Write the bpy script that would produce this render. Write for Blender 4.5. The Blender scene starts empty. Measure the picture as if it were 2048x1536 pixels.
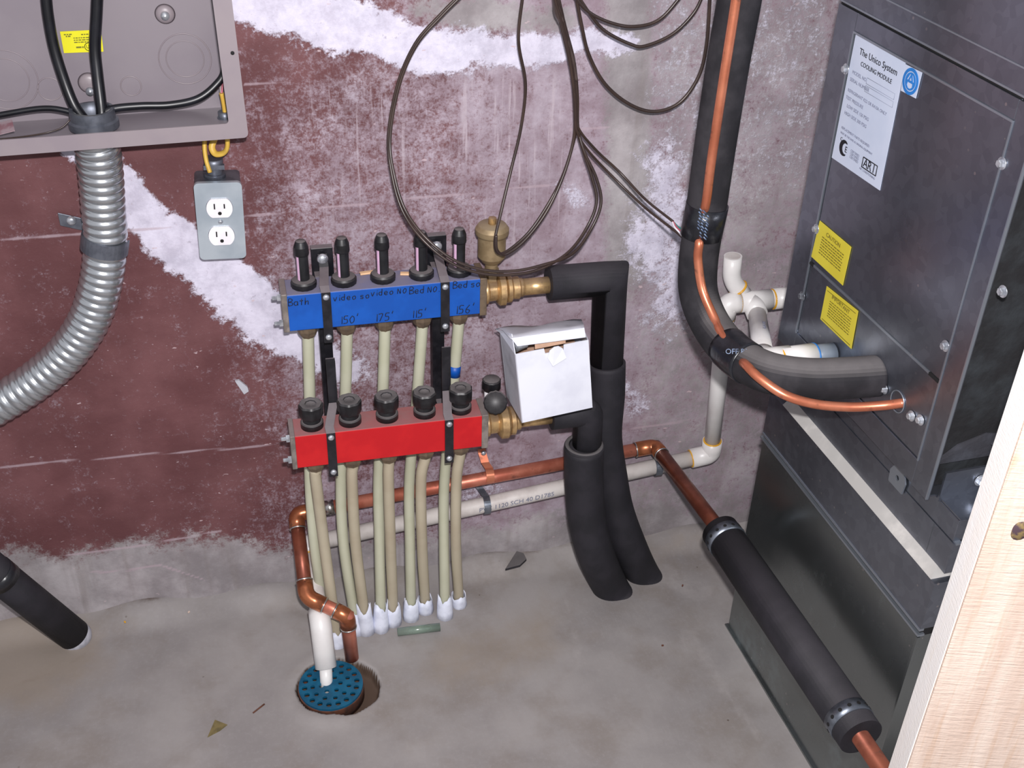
import bpy, bmesh, math, random
import numpy as np
from mathutils import Vector, Matrix
PI = math.pi
random.seed(7); rng = np.random.RandomState(7)
sc = bpy.context.scene
COL = sc.collection

# ------------------------------------------------------------------ camera
FPX = 2291.0; CD = 1.45; CH = 1.355
PIT, ROL, YAW = math.radians(33.44), math.radians(2.03), math.radians(14.5)
fw = Vector((math.sin(YAW)*math.cos(PIT), math.cos(YAW)*math.cos(PIT), -math.sin(PIT)))
rt = Vector((math.cos(YAW), -math.sin(YAW), 0)); up = rt.cross(fw)
r2 = rt*math.cos(ROL)+up*math.sin(ROL); u2 = up*math.cos(ROL)-rt*math.sin(ROL)
CAM = Vector((0, -CD, CH))
cd = bpy.data.cameras.new('camera'); cam = bpy.data.objects.new('camera', cd); COL.objects.link(cam)
cam.matrix_world = Matrix(((r2.x, u2.x, -fw.x, CAM.x), (r2.y, u2.y, -fw.y, CAM.y), (r2.z, u2.z, -fw.z, CAM.z), (0, 0, 0, 1)))
cd.sensor_width = 36; cd.lens = 36*FPX/2048; cd.clip_start = 0.02
sc.camera = cam
# ------------------------------------------------------------------ light
w = bpy.data.worlds.new('world'); sc.world = w; w.use_nodes = True
w.node_tree.nodes['Background'].inputs[0].default_value = (0.94, 0.94, 1.0, 1)
w.node_tree.nodes['Background'].inputs[1].default_value = 0.55
fl = bpy.data.lights.new('flash', 'AREA'); fl.shape = 'RECTANGLE'; fl.size = 0.035; fl.size_y = 0.02; fl.energy = 27.0
fl.color = (1.0, 0.97, 0.98)
fo = bpy.data.objects.new('flash', fl); COL.objects.link(fo)
fo.matrix_world = cam.matrix_world @ Matrix.Translation((0.02, 0.075, 0.0))
sc.view_settings.view_transform = 'Standard'; sc.view_settings.look = 'None'
sc.view_settings.gamma = 1; sc.view_settings.exposure = 0.0; sc.view_settings.use_curve_mapping = False

# ------------------------------------------------------------------ point finding
def ray(px, py): return (px-1024)/FPX*r2-(py-768)/FPX*u2+fw
def P(px, py, y):
    d = ray(px, py); return CAM+d*((y+CD)/d.y)
def F(px, py, z=0.0):
    d = ray(px, py); return CAM+d*((z-CH)/d.z)
def V(*a): return Vector(a)

# ------------------------------------------------------------------ materials
def lin(c): return tuple((x/255/12.92 if x/255 <= .04045 else ((x/255+.055)/1.055)**2.4) for x in c)+(1,)
MATS = {}
class NT:
    def __init__(s, m):
        s.t = m.node_tree; s.n = s.t.nodes
        s.p = s.n['Principled BSDF']; s.tc = s.n.new('ShaderNodeTexCoord')
    def link(s, a, b): s.t.links.new(a, b)
    def noise(s, scale, detail=4, rough=.55, vec=None, stretch=None):
        n = s.n.new('ShaderNodeTexNoise'); n.inputs['Scale'].default_value = scale
        n.inputs['Detail'].default_value = detail; n.inputs['Roughness'].default_value = rough
        src = vec or s.tc.outputs['Object']
        if stretch:
            mp = s.n.new('ShaderNodeMapping'); mp.inputs['Scale'].default_value = stretch; s.link(src, mp.inputs[0]); src = mp.outputs[0]
        s.link(src, n.inputs['Vector']); return n.outputs['Fac']
    def voro(s, scale, feat='F1', out='Distance'):
        n = s.n.new('ShaderNodeTexVoronoi'); n.feature = feat; n.inputs['Scale'].default_value = scale
        s.link(s.tc.outputs['Object'], n.inputs['Vector']); return n.outputs[out]
    def ramp(s, fac, stops, interp='LINEAR'):
        r = s.n.new('ShaderNodeValToRGB'); e = r.color_ramp.elements; r.color_ramp.interpolation = interp
        while len(e) < len(stops): e.new(.5)
        for el, (p, c) in zip(e, stops):
            el.position = p; el.color = c if len(c) == 4 else (*c, 1)
        s.link(fac, r.inputs[0]); return r.outputs[0]
    def step(s, fac, a, b):
        n = s.n.new('ShaderNodeMapRange'); n.interpolation_type = 'SMOOTHSTEP'
        n.inputs[1].default_value = a; n.inputs[2].default_value = b; s.link(fac, n.inputs[0]); return n.outputs[0]
    def mix(s, fac, a, b, blend='MIX'):
        n = s.n.new('ShaderNodeMix'); n.data_type = 'RGBA'; n.blend_type = blend
        for v, i in ((fac, n.inputs['Factor']), (a, n.inputs[6]), (b, n.inputs[7])):
            if hasattr(v, 'node'): s.link(v, i)
            else: i.default_value = v
        return n.outputs[2]
    def math(s, op, a, b=0.0, clamp=False):
        n = s.n.new('ShaderNodeMath'); n.operation = op; n.use_clamp = clamp
        for v, i in ((a, n.inputs[0]), (b, n.inputs[1])):
            if hasattr(v, 'node'): s.link(v, i)
            else: i.default_value = v
        return n.outputs[0]
    def bump(s, h, strength=.3, dist=.002):
        b = s.n.new('ShaderNodeBump'); b.inputs['Strength'].default_value = strength; b.inputs['Distance'].default_value = dist
        s.link(h, b.inputs['Height']); s.link(b.outputs[0], s.p.inputs['Normal'])
def newmat(name):
    m = bpy.data.materials.new(name); m.use_nodes = True; MATS[name] = m; return m, NT(m)
def M(name, c, rough=.5, metal=0., c2=None, ns=40, lo=.4, hi=.65, bump=0, bs=200, bd=.001, dust=None, dustup=0, spec=.5, trans=0, coat=0):
    """procedural: colour, second colour by noise, dust on upward faces (settled dust)"""
    m, t = newmat(name); p = t.p
    p.inputs['Roughness'].default_value = rough; p.inputs['Metallic'].default_value = metal
    p.inputs['Specular IOR Level'].default_value = spec
    p.inputs['Transmission Weight'].default_value = trans
    if coat: p.inputs['Coat Weight'].default_value = coat
    c = lin(c); out = None
    c2 = lin(c2) if c2 else tuple(min(1, x*1.18) for x in c[:3])+(1,)
    out = t.mix(t.step(t.noise(ns), lo, hi), c, c2)
    if dust:
        sp = t.n.new('ShaderNodeNewGeometry'); sx = t.n.new('ShaderNodeSeparateXYZ'); t.link(sp.outputs['True Normal'], sx.inputs[0])
        f = t.math('MULTIPLY', t.step(sx.outputs[2], .45, .95), t.math('MULTIPLY', t.math('ADD', t.math('MULTIPLY', t.noise(45), .5), .55), dustup), True)
        out = t.mix(f, out, lin(dust))
        r = t.math('MAXIMUM', t.math('MULTIPLY', f, .9), rough); t.link(r, p.inputs['Roughness'])
    t.link(out, p.inputs['Base Color'])
    if bump: t.bump(t.noise(bs, 5), bump, bd)
    return m
DUST = (150, 138, 136)
m_black_foam = M('black_foam', (34, 33, 38), .7, c2=(42, 40, 46), ns=25, bump=.35, bs=500, bd=.0006, dust=(80, 76, 80), dustup=.35, spec=.35)
m_black_foam_dusty = M('black_foam_dusty', (32, 31, 35), .8, c2=(52, 50, 54), ns=18, bump=.35, bs=500, bd=.0006, dust=(110, 106, 106), dustup=.95, spec=.3)
m_black_plastic = M('black_plastic', (22, 23, 26), .38, c2=(34, 35, 38), ns=60, dust=(98, 94, 96), dustup=.75)
m_black_knob = M('black_knob_plastic', (20, 20, 23), .45, c2=(34, 34, 37), ns=80, dust=(112, 106, 106), dustup=.95)
m_black_rub = M('black_cable_jacket', (14, 15, 20), .36, c2=(24, 25, 32), ns=30)
m_black_steel = M('black_painted_steel', (20, 20, 25), .35, .0, c2=(36, 35, 40), ns=50, dust=(135, 125, 128), dustup=.9)
m_brown_wire = M('brown_wire_jacket', (50, 38, 34), .34, c2=(62, 48, 42), ns=20)
m_blue = M('blue_paint', (6, 76, 164), .45, c2=(10, 84, 176), ns=30, bump=.1, dust=(128, 122, 138), dustup=1.15)
m_red = M('red_paint', (186, 16, 26), .42, c2=(196, 24, 30), ns=30, bump=.1, dust=(146, 112, 112), dustup=1.0)
m_brass = M('brass', (206, 172, 122), .34, .65, c2=(176, 144, 104), ns=90, bump=.1, dust=(150, 130, 110), dustup=.7)
m_brass_dull = M('dull_brass', (156, 136, 104), .5, .45, c2=(138, 118, 88), ns=60, bump=.1, dust=(160, 145, 120), dustup=.85)
m_bronze_nut = M('dusty_bronze', (134, 116, 96), .55, .6, c2=(110, 96, 82), ns=60)
m_zinc = M('bright_zinc', (214, 218, 224), .3, .7, c2=(170, 174, 182), ns=120)
m_endcap = M('dusty_end_plate', (120, 112, 106), .6, .4, c2=(150, 140, 134), ns=70, dust=DUST, dustup=.9)
m_pex = M('cream_plastic_tube', (186, 186, 164), .45, c2=(178, 178, 154), ns=12)
m_pex_shaded = M('cream_plastic_tube_shaded', (178, 168, 146), .45, c2=(168, 156, 134), ns=12)  # same tube, darkened: shade below the red manifold put into the colour
m_sleeve = M('white_plastic_sleeve', (226, 230, 244), .5, c2=(206, 210, 226), ns=60, bump=.2)
m_pvc = M('white_pvc', (226, 224, 222), .35, c2=(214, 210, 208), ns=14)
m_pvc_dusty = M('dusty_white_pvc', (212, 206, 202), .5, c2=(190, 182, 178), ns=22)
m_glue = M('amber_pipe_glue', (222, 168, 50), .3, c2=(205, 150, 40), ns=60)
m_greypvc = M('grey_pvc_nipple', (120, 130, 142), .45)
m_solder = M('silver_solder', (208, 206, 204), .3, 1., c2=(170, 165, 160), ns=150)
m_steel_dark = M('grey_clamp_steel', (104, 110, 120), .4, .8, c2=(134, 140, 150), ns=60)
m_yellow = M('yellow_cable_jacket', (214, 178, 78), .45, c2=(200, 160, 66), ns=25)
m_greyconn = M('grey_zinc_connector', (118, 122, 132), .45, .7, c2=(98, 102, 112), ns=60)
m_white_rec = M('ivory_receptacle', (226, 222, 226), .35)
m_dark = M('dark_slot', (12, 11, 12), .8)
m_ink = M('black_ink', (16, 16, 24), .6)
m_ink_soft = M('grey_print', (118, 122, 140), .7)
m_ink_brown = M('dark_olive_print', (112, 100, 30), .7)
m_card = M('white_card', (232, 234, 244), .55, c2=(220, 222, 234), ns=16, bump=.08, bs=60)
m_card_grey = M('greyish_white_card', (186, 186, 194), .6, c2=(132, 132, 138), ns=10, lo=.45, hi=.7)  # greyer, mottled version of the white card
m_cardboard = M('brown_card_edge', (196, 160, 136), .8)
m_paper = M('white_sticker', (196, 204, 222), .5, c2=(186, 196, 216), ns=10)
m_ysticker = M('yellow_sticker', (214, 200, 62), .5, c2=(206, 190, 56), ns=12)
m_ylabel = M('bright_yellow_label', (226, 220, 20), .5, c2=(216, 208, 20), ns=12)
m_bluelogo = M('blue_print', (36, 112, 184), .5)
m_grate = M('teal_painted_grate', (12, 78, 108), .45, c2=(16, 92, 124), ns=60, bump=.2, bs=300)
m_beige = M('taupe_enamel', (134, 126, 132), .38, c2=(128, 120, 127), ns=8, bump=.04, bs=400)
m_beige_rim = M('taupe_enamel_rim', (140, 130, 134), .4, c2=(134, 124, 130), ns=12)
m_pink = M('pink_flow_window', (216, 176, 206), .35)
m_tape = M('black_vinyl_tape', (22, 23, 28), .28, c2=(36, 37, 42), ns=30, bump=.3, bs=80, bd=.002)
m_tapeprint = M('silver_tape_print', (112, 130, 158), .35, c2=(70, 84, 110), ns=200)
m_green = M('green_wire', (48, 128, 118), .4); m_redw = M('red_wire', (170, 84, 100), .4); m_whitew = M('white_wire', (230, 226, 232), .4)
m_leaf = M('dry_leaf', (122, 108, 70), .7, c2=(98, 88, 58), ns=80)
m_rust = M('rust_brown', (104, 62, 44), .8, c2=(70, 46, 38), ns=60, bump=.4)
m_foam = M('pale_foam', (176, 176, 184), .8, c2=(150, 150, 158), ns=80, bump=.3)
m_knot = M('dark_wood_knot', (70, 52, 60), .7, c2=(130, 110, 70), ns=160)
m_insul = M('black_duct_liner', (22, 22, 25), .8, c2=(40, 44, 48), ns=20, bump=.6, bs=70, bd=.004)
m_insulflap = M('grey_liner_flap', (52, 52, 58), .7, c2=(66, 68, 76), ns=20, bump=.4, bs=60, bd=.004)
m_clear = M('clear_green_plastic', (196, 214, 200), .2, c2=(180, 200, 186), trans=.75)
m_yprint = M('faded_yellow_print', (110, 108, 30), .7)

def copper(name, base, c2, rough, metal=.75):
    m, t = newmat(name); t.p.inputs['Metallic'].default_value = metal
    a = t.mix(t.step(t.noise(28, 5), .35, .65), lin(base), lin(c2))
    a = t.mix(t.math('MULTIPLY', t.step(t.noise(70, 3), .6, .75), .6), a, lin((96, 70, 62)))
    t.link(a, t.p.inputs['Base Color']); t.link(t.math('ADD', t.math('MULTIPLY', t.noise(30), .25), rough), t.p.inputs['Roughness'])
    t.bump(t.noise(120), .06, .001); return m
m_copper = copper('copper_pipe', (206, 130, 108), (180, 100, 80), .3, .55)
m_copper_dark = copper('aged_copper', (150, 86, 66), (116, 62, 48), .26, .6)
m_copper_fit = copper('copper_fitting', (180, 110, 74), (142, 82, 56), .18, .7)
m_copper_bright = copper('bright_copper', (222, 140, 108), (200, 118, 88), .2, .65)

def galv(name, base, stain=.6, rough=.36, spang=True, tint=(176, 182, 190), metal=.6):
    m, t = newmat(name); t.p.inputs['Metallic'].default_value = metal
    a = t.mix(t.noise(7, 3), lin(base), tuple(x*.8 for x in lin(base)[:3])+(1,))
    if spang:
        v = t.voro(95, 'F1', 'Color'); sx = t.n.new('ShaderNodeSeparateColor'); t.link(v, sx.inputs[0])
        a = t.mix(t.math('MULTIPLY', sx.outputs[0], .22), a, tuple(min(1, x*1.7) for x in lin(base)[:3])+(1,))
    f = t.math('MULTIPLY', t.step(t.noise(5, 6, .62, stretch=(1, 1, .6)), .52, .72), t.step(t.noise(60, 4), .3, .75))
    f = t.math('MULTIPLY', f, stain)
    a = t.mix(f, a, lin(tint))
    sp = t.math('MULTIPLY', t.math('LESS_THAN', t.voro(55), .09), t.step(t.noise(4, 2), .5, .62))
    a = t.mix(t.math('MULTIPLY', sp, .8), a, lin((196, 190, 190)))
    t.link(a, t.p.inputs['Base Color'])
    t.link(t.math('ADD', t.math('MULTIPLY', t.noise(9, 4), .2), t.math('ADD', rough-.1, t.math('MULTIPLY', f, .3))), t.p.inputs['Roughness'])
    t.bump(t.noise(5, 3), .25, .006); return m
m_galv = galv('galvanised_sheet', (142, 147, 158), .35, .30, metal=.93)
m_galv_dark = galv('weathered_galvanised_sheet', (150, 156, 156), .8, .26, False, tint=(176, 190, 194), metal=.93)
m_galv_dusty = galv('dusty_galvanised_lip', (186, 184, 180), .9, .6, False, tint=(226, 222, 216), metal=.1)
m_galv_edge = galv('bright_sheet_edge', (176, 184, 194), .2, .3, False, metal=.8)
m_conduit = galv('galvanised_conduit', (204, 208, 212), .4, .26, False, tint=(226, 222, 228), metal=.88)
m_plate = M('satin_steel_plate', (176, 188, 198), .3, .5, c2=(196, 206, 214), ns=14)

# wall: painted concrete, masks stored per vertex (white plaster, bare grey, dust)
def wall_material():
    m, t = newmat('painted_concrete_wall')
    at = t.n.new('ShaderNodeAttribute'); at.attribute_name = 'paint'; sx = t.n.new('ShaderNodeSeparateColor'); t.link(at.outputs['Color'], sx.inputs[0])
    at2 = t.n.new('ShaderNodeAttribute'); at2.attribute_name = 'lines'; s2 = t.n.new('ShaderNodeSeparateColor'); t.link(at2.outputs['Color'], s2.inputs[0])
    W_, G_, D_ = sx.outputs[0], sx.outputs[1], sx.outputs[2]
    red = t.mix(t.step(t.noise(9, 5), .35, .7), lin((94, 58, 60)), lin((114, 76, 78)))
    red = t.mix(t.math('MULTIPLY', t.step(t.noise(3, 4), .5, .8), .5), red, lin((84, 52, 54)))
    n1 = t.noise(30, 7, .7); n2 = t.noise(110, 5, .7); n3 = t.noise(6, 5, .6, stretch=(3.2, 1, .7))
    n4 = t.noise(320, 3, .7)
    br = t.math('ADD', t.math('MULTIPLY', n1, .3), t.math('ADD', t.math('MULTIPLY', n2, .35), t.math('ADD', t.math('MULTIPLY', n3, .15), t.math('MULTIPLY', n4, .25))))
    br = t.math('ADD', t.math('MULTIPLY', br, 2.6), -.86)
    dusty = t.mix(t.step(t.noise(18, 6, .7), .35, .7), lin((148, 132, 142)), lin((184, 174, 186)))
    fd = t.step(t.math('ADD', t.math('MULTIPLY', D_, .62), br), .62, 1.08)
    c = t.mix(t.math('MULTIPLY', fd, .85), red, dusty)
    grey = t.mix(t.step(t.noise(8, 6, .65), .35, .7), lin((132, 126, 128)), lin((176, 171, 173)))
    grey = t.mix(t.math('MULTIPLY', t.step(t.noise(5, 4, .6, stretch=(6, 1, .5)), .5, .75), .5), grey, lin((124, 116, 112)))
    fg = t.step(t.math('ADD', t.math('MULTIPLY', G_, .85), br), .70, 1.2)
    c = t.mix(fg, c, grey)
    # vertical drips and scratches
    drip = t.step(t.noise(26, 4, .6, stretch=(5, 1, .22)), .54, .68)
    c = t.mix(t.math('MULTIPLY', t.math('MULTIPLY', drip, s2.outputs[1]), .9), c, lin((182, 170, 178)))
    white = t.mix(t.step(t.noise(26, 6, .7), .3, .65), lin((184, 180, 196)), lin((218, 214, 230)))
    white = t.mix(t.math('MULTIPLY', t.step(t.noise(90, 3, .7), .62, .74), .45), white, lin((120, 112, 122)))
    fwt = t.step(t.math('ADD', t.math('MULTIPLY', W_, 1.0), br), .78, 1.12)
    c = t.mix(fwt, c, white)
    c = t.mix(t.math('MULTIPLY', t.step(t.math('ADD', s2.outputs[0], t.math('MULTIPLY', n1, .6)), .6, 1.1), .6), c, lin((176, 158, 166)))
    # chips and specks
    sp = t.step(t.noise(75, 2, .5, stretch=(.8, 1, 1.6)), .70, .73); sp = t.math('MULTIPLY', sp, t.step(t.noise(7, 3), .42, .55))
    c = t.mix(t.math('MULTIPLY', sp, .75), c, lin((196, 176, 180)))
    sp = t.step(t.noise(210, 2, .5), .68, .74); sp = t.math('MULTIPLY', sp, t.step(t.noise(9, 3), .40, .6))
    c = t.mix(t.math('MULTIPLY', sp, .6), c, lin((170, 154, 160)))
    tone = t.step(t.noise(11, 5, .65), .3, .7)
    c = t.mix(t.math('MULTIPLY', tone, .22), c, lin((200, 190, 192)), 'OVERLAY')
    t.link(c, t.p.inputs['Base Color']); t.p.inputs['Roughness'].default_value = .62; t.p.inputs['Specular IOR Level'].default_value = .3
    h = t.math('ADD', t.math('MULTIPLY', fwt, .8), t.math('ADD', n1, t.math('MULTIPLY', n2, .5)))
    t.bump(h, .5, .0022); return m
m_wall = wall_material()
def floor_material():
    m, t = newmat('concrete_floor')
    c = t.mix(t.step(t.noise(3.5, 6, .6), .35, .65), lin((138, 133, 132)), lin((156, 151, 149)))
    c = t.mix(t.math('MULTIPLY', t.step(t.noise(9, 5, .6), .45, .7), .5), c, lin((128, 118, 110)))
    c = t.mix(t.math('MULTIPLY', t.step(t.noise(140, 4, .7), .45, .8), .35), c, lin((160, 156, 156)))
    at = t.n.new('ShaderNodeAttribute'); at.attribute_name = 'stain'; sx = t.n.new('ShaderNodeSeparateColor'); t.link(at.outputs['Color'], sx.inputs[0])
    c = t.mix(t.step(t.math('ADD', sx.outputs[0], t.math('MULTIPLY', t.noise(30, 6, .7), .7)), .55, 1.1), c, lin((170, 164, 162)))
    c = t.mix(t.step(t.math('ADD', sx.outputs[1], t.math('MULTIPLY', t.noise(40, 6, .7), .7)), .6, 1.2), c, lin((84, 68, 58)))
    c = t.mix(t.math('MULTIPLY', t.step(t.math('ADD', sx.outputs[2], t.math('MULTIPLY', t.noise(22, 6, .7), .6)), .5, 1.1), .8), c, lin((146, 134, 122)))
    sp = t.math('MULTIPLY', t.math('LESS_THAN', t.voro(26), .045), t.step(t.noise(9, 3), .5, .6))
    c = t.mix(t.math('MULTIPLY', sp, .7), c, lin((84, 70, 62)))
    t.link(c, t.p.inputs['Base Color'])
    t.p.inputs['Roughness'].default_value = .6; t.p.inputs['Specular IOR Level'].default_value = .4
    t.bump(t.math('ADD', t.noise(60, 5), t.math('MULTIPLY', t.noise(160, 3, stretch=(1, .12, 1)), .5)), .35, .0012); return m
m_floor = floor_material()
def wood_material(name, base, c2, line, cross):
    m, t = newmat(name)
    c = t.mix(t.step(t.noise(6, 5, .6, stretch=(5, 5, .6)), .3, .7), lin(base), lin(c2))
    g = t.step(t.noise(30, 4, .6, stretch=(6, 6, .25)), .5, .7)
    c = t.mix(t.math('MULTIPLY', g, .35), c, lin(line))
    k = t.step(t.noise(12, 4, .6, stretch=(1.2, 1, .5)), .62, .7)
    c = t.mix(t.math('MULTIPLY', k, .6), c, lin((204, 156, 108)))
    t.link(c, t.p.inputs['Base Color']); t.p.inputs['Roughness'].default_value = .55
    t.bump(t.math('ADD', t.noise(70, 3, .6, stretch=(.6, 1, 6)), t.math('MULTIPLY', t.noise(200, 3), .4)), cross, .0012); return m
m_wood = wood_material('planed_pine', (206, 182, 166), (226, 208, 194), (196, 160, 130), .8)
m_wood_rough = wood_material('rough_sawn_pine_edge', (255, 250, 244), (255, 254, 252), (250, 240, 226), .35)  # near-white colour stands in for the flash burning out this edge

# ------------------------------------------------------------------ mesh building
def frame(axis, hint=None):
    a = Vector(axis).normalized(); h = Vector(hint) if hint else (V(0, 0, 1) if abs(a.z) < .9 else V(1, 0, 0))
    x = (h-a*h.dot(a)).normalized(); return x, a.cross(x), a
class MB:
    def __init__(s): s.v = []; s.f = []; s.s = []
    def add(s, vs, fs, smooth=True):
        o = len(s.v); s.v += [tuple(v) for v in vs]; s.f += [tuple(i+o for i in f) for f in fs]
        s.s += ([smooth]*len(fs) if isinstance(smooth, bool) else list(smooth)); return s
    def box(s, c, size, rot=None):
        c = Vector(c); R = rot or Matrix.Identity(3); vs = []
        for i in (-1, 1):
            for j in (-1, 1):
                for k in (-1, 1): vs.append(c+R @ Vector((i*size[0]/2, j*size[1]/2, k*size[2]/2)))
        return s.add(vs, [(0, 1, 3, 2), (4, 6, 7, 5), (0, 4, 5, 1), (2, 3, 7, 6), (0, 2, 6, 4), (1, 5, 7, 3)], False)
    def b2(s, a, b): a, b = Vector(a), Vector(b); return s.box((a+b)/2, [abs(x) for x in (b-a)])
    def hexa(s, q, q2): # two quads -> solid
        return s.add(list(q)+list(q2), [(3, 2, 1, 0), (4, 5, 6, 7), (0, 1, 5, 4), (1, 2, 6, 5), (2, 3, 7, 6), (3, 0, 4, 7)], False)
    def tube(s, pts, r, n=20, caps=True, closed=False, flat=1.0):
        pts = [Vector(p) for p in pts]; N = len(pts); rr = r if isinstance(r, (list, tuple)) else [r]*N
        tg = []
        for i in range(N):
            a = pts[(i+1) % N] if closed else pts[min(i+1, N-1)]; b = pts[(i-1) % N] if closed else pts[max(i-1, 0)]
            tg.append((a-b).normalized() if (a-b).length > 1e-9 else V(0, 0, 1))
        x, y, _ = frame(tg[0]); vs = []
        for i in range(N):
            x = (x-tg[i]*x.dot(tg[i])).normalized(); y = tg[i].cross(x)
            mi = None
            if 0 < i < N-1 and not closed:
                t0 = (pts[i]-pts[i-1]).normalized(); t1 = (pts[i+1]-pts[i]).normalized(); ca = max(.5, math.sqrt(max(0, (1+t0.dot(t1))/2)))
                if ca < .999: mi = (t1-t0).normalized()
            for k in range(n):
                a = 2*PI*k/n; of = x*math.cos(a)*rr[i]*flat+y*math.sin(a)*rr[i]
                if mi is not None: of = of+mi*of.dot(mi)*(1/ca-1)
                vs.append(pts[i]+of)
        fs = []; sm = []
        for i in range(N if closed else N-1):
            for k in range(n):
                fs.append((i*n+k, i*n+(k+1) % n, ((i+1) % N)*n+(k+1) % n, ((i+1) % N)*n+k)); sm.append(True)
        if caps and not closed:
            fs.append(tuple(range(n-1, -1, -1))); fs.append(tuple((N-1)*n+k for k in range(n))); sm += [False, False]
        return s.add(vs, fs, sm)
    def lathe(s, prof, org, axis=(0, 0, 1), n=28, sides=None, smooth=True):
        """prof: (radius, height) list; doubled points stay sharp"""
        x, y, a = frame(axis); org = Vector(org); vs = []
        for r, h in prof:
            for k in range(n):
                t = 2*PI*k/n; rr = r if not sides else r*sides(t); vs.append(org+a*h+x*math.cos(t)*rr+y*math.sin(t)*rr)
        fs = []; sm = []
        for i in range(len(prof)-1):
            if prof[i] == prof[i+1]: continue
            for k in range(n):
                fs.append((i*n+k, i*n+(k+1) % n, (i+1)*n+(k+1) % n, (i+1)*n+k)); sm.append(smooth)
        if prof[0][0] > 1e-6: fs.append(tuple(range(n-1, -1, -1))); sm.append(False)
        if prof[-1][0] > 1e-6: fs.append(tuple((len(prof)-1)*n+k for k in range(n))); sm.append(False)
        return s.add(vs, fs, sm)
    def ribbon(s, pts, width, th, wdir):
        """flat strip bent along pts; width along wdir"""
        pts = [Vector(p) for p in pts]; wd = Vector(wdir).normalized(); vs = []; N = len(pts)
        for i in range(N):
            t = (pts[min(i+1, N-1)]-pts[max(i-1, 0)]).normalized(); nn = wd.cross(t).normalized()
            for a, b in ((-1, -1), (1, -1), (1, 1), (-1, 1)): vs.append(pts[i]+wd*a*width/2+nn*b*th/2)
        fs = [(i*4+k, i*4+(k+1) % 4, i*4+4+(k+1) % 4, i*4+4+k) for i in range(N-1) for k in range(4)]
        fs += [(3, 2, 1, 0), tuple((N-1)*4+k for k in range(4))]
        return s.add(vs, fs, False)
    def poly(s, pts, th, nrm):
        nrm = Vector(nrm).normalized()*th; n = len(pts); a = [Vector(p) for p in pts]; b = [p+nrm for p in a]
        return s.add(a+b, [tuple(range(n-1, -1, -1)), tuple(range(n, 2*n))]+[(i, (i+1) % n, n+(i+1) % n, n+i) for i in range(n)], False)
def sharp(prof):
    out = []
    for p in prof: out += [p, p]
    return out[1:-1] if len(out) > 2 else out
def fillet(pts, rad, n=8):
    pts = [Vector(p) for p in pts]; out = [pts[0]]
    for i in range(1, len(pts)-1):
        a, b, c = pts[i-1], pts[i], pts[i+1]; r = rad[i-1] if isinstance(rad, (list, tuple)) else rad
        u = (a-b); v = (c-b); r = min(r, u.length*.48, v.length*.48); p0 = b+u.normalized()*r; p2 = b+v.normalized()*r
        for k in range(n+1):
            t = k/n; out.append(p0*(1-t)**2+b*2*t*(1-t)+p2*t*t)
    out.append(pts[-1]); return out
def spline(pts, n=8):
    pts = [Vector(p) for p in pts]; q = [pts[0]*2-pts[1]]+pts+[pts[-1]*2-pts[-2]]; out = []
    for i in range(1, len(q)-2):
        for k in range(n):
            t = k/n; a, b, c, d = q[i-1], q[i], q[i+1], q[i+2]
            out.append(.5*((2*b)+(c-a)*t+(2*a-5*b+4*c-d)*t*t+(3*b-a-3*c+d)*t**3))
    out.append(pts[-1]); return out
def text(body, size, origin, xdir, zdir, align='CENTER', th=.0003, shear=0):
    cu = bpy.data.curves.new('t', 'FONT'); cu.body = body; cu.size = size; cu.align_x = align; cu.extrude = th/2; cu.shear = shear
    cu.resolution_u = 3
    o = bpy.data.objects.new('t', cu); COL.objects.link(o); bpy.context.view_layer.update()
    me = o.to_mesh(); x = Vector(xdir).normalized(); z = Vector(zdir).normalized(); n = x.cross(z); org = Vector(origin)
    mb = MB(); mb.add([org+x*v.co.x+z*v.co.y+n*v.co.z for v in me.vertices], [tuple(p.vertices) for p in me.polygons], False)
    o.to_mesh_clear(); bpy.data.objects.remove(o); bpy.data.curves.remove(cu); return mb
def shape(loops, th, origin, xdir, zdir):
    """flat plate with holes: first loop outline, others holes (2D points), thickness th along x cross z"""
    cu = bpy.data.curves.new('t', 'CURVE'); cu.dimensions = '2D'; cu.fill_mode = 'BOTH'; cu.extrude = th/2
    for lp in loops:
        sp = cu.splines.new('POLY'); sp.points.add(len(lp)-1); sp.use_cyclic_u = True
        for p, c in zip(sp.points, lp): p.co = (c[0], c[1], 0, 1)
    o = bpy.data.objects.new('t', cu); COL.objects.link(o); bpy.context.view_layer.update()
    me = o.to_mesh(); x = Vector(xdir).normalized(); z = Vector(zdir).normalized(); n = x.cross(z); org = Vector(origin)
    mb = MB(); mb.add([org+x*v.co.x+z*v.co.y+n*v.co.z for v in me.vertices], [tuple(p.vertices) for p in me.polygons], False)
    o.to_mesh_clear(); bpy.data.objects.remove(o); bpy.data.curves.remove(cu); return mb
def circ(cx, cy, r, n=24): return [(cx+r*math.cos(2*PI*k/n), cy+r*math.sin(2*PI*k/n)) for k in range(n)]
def rrect(x0, y0, x1, y1, r, n=5):
    o = []
    for cx, cy, a in ((x1-r, y1-r, 0), (x0+r, y1-r, 90), (x0+r, y0+r, 180), (x1-r, y0+r, 270)):
        for k in range(n+1): t = math.radians(a+90*k/n); o.append((cx+r*math.cos(t), cy+r*math.sin(t)))
    return o

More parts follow.
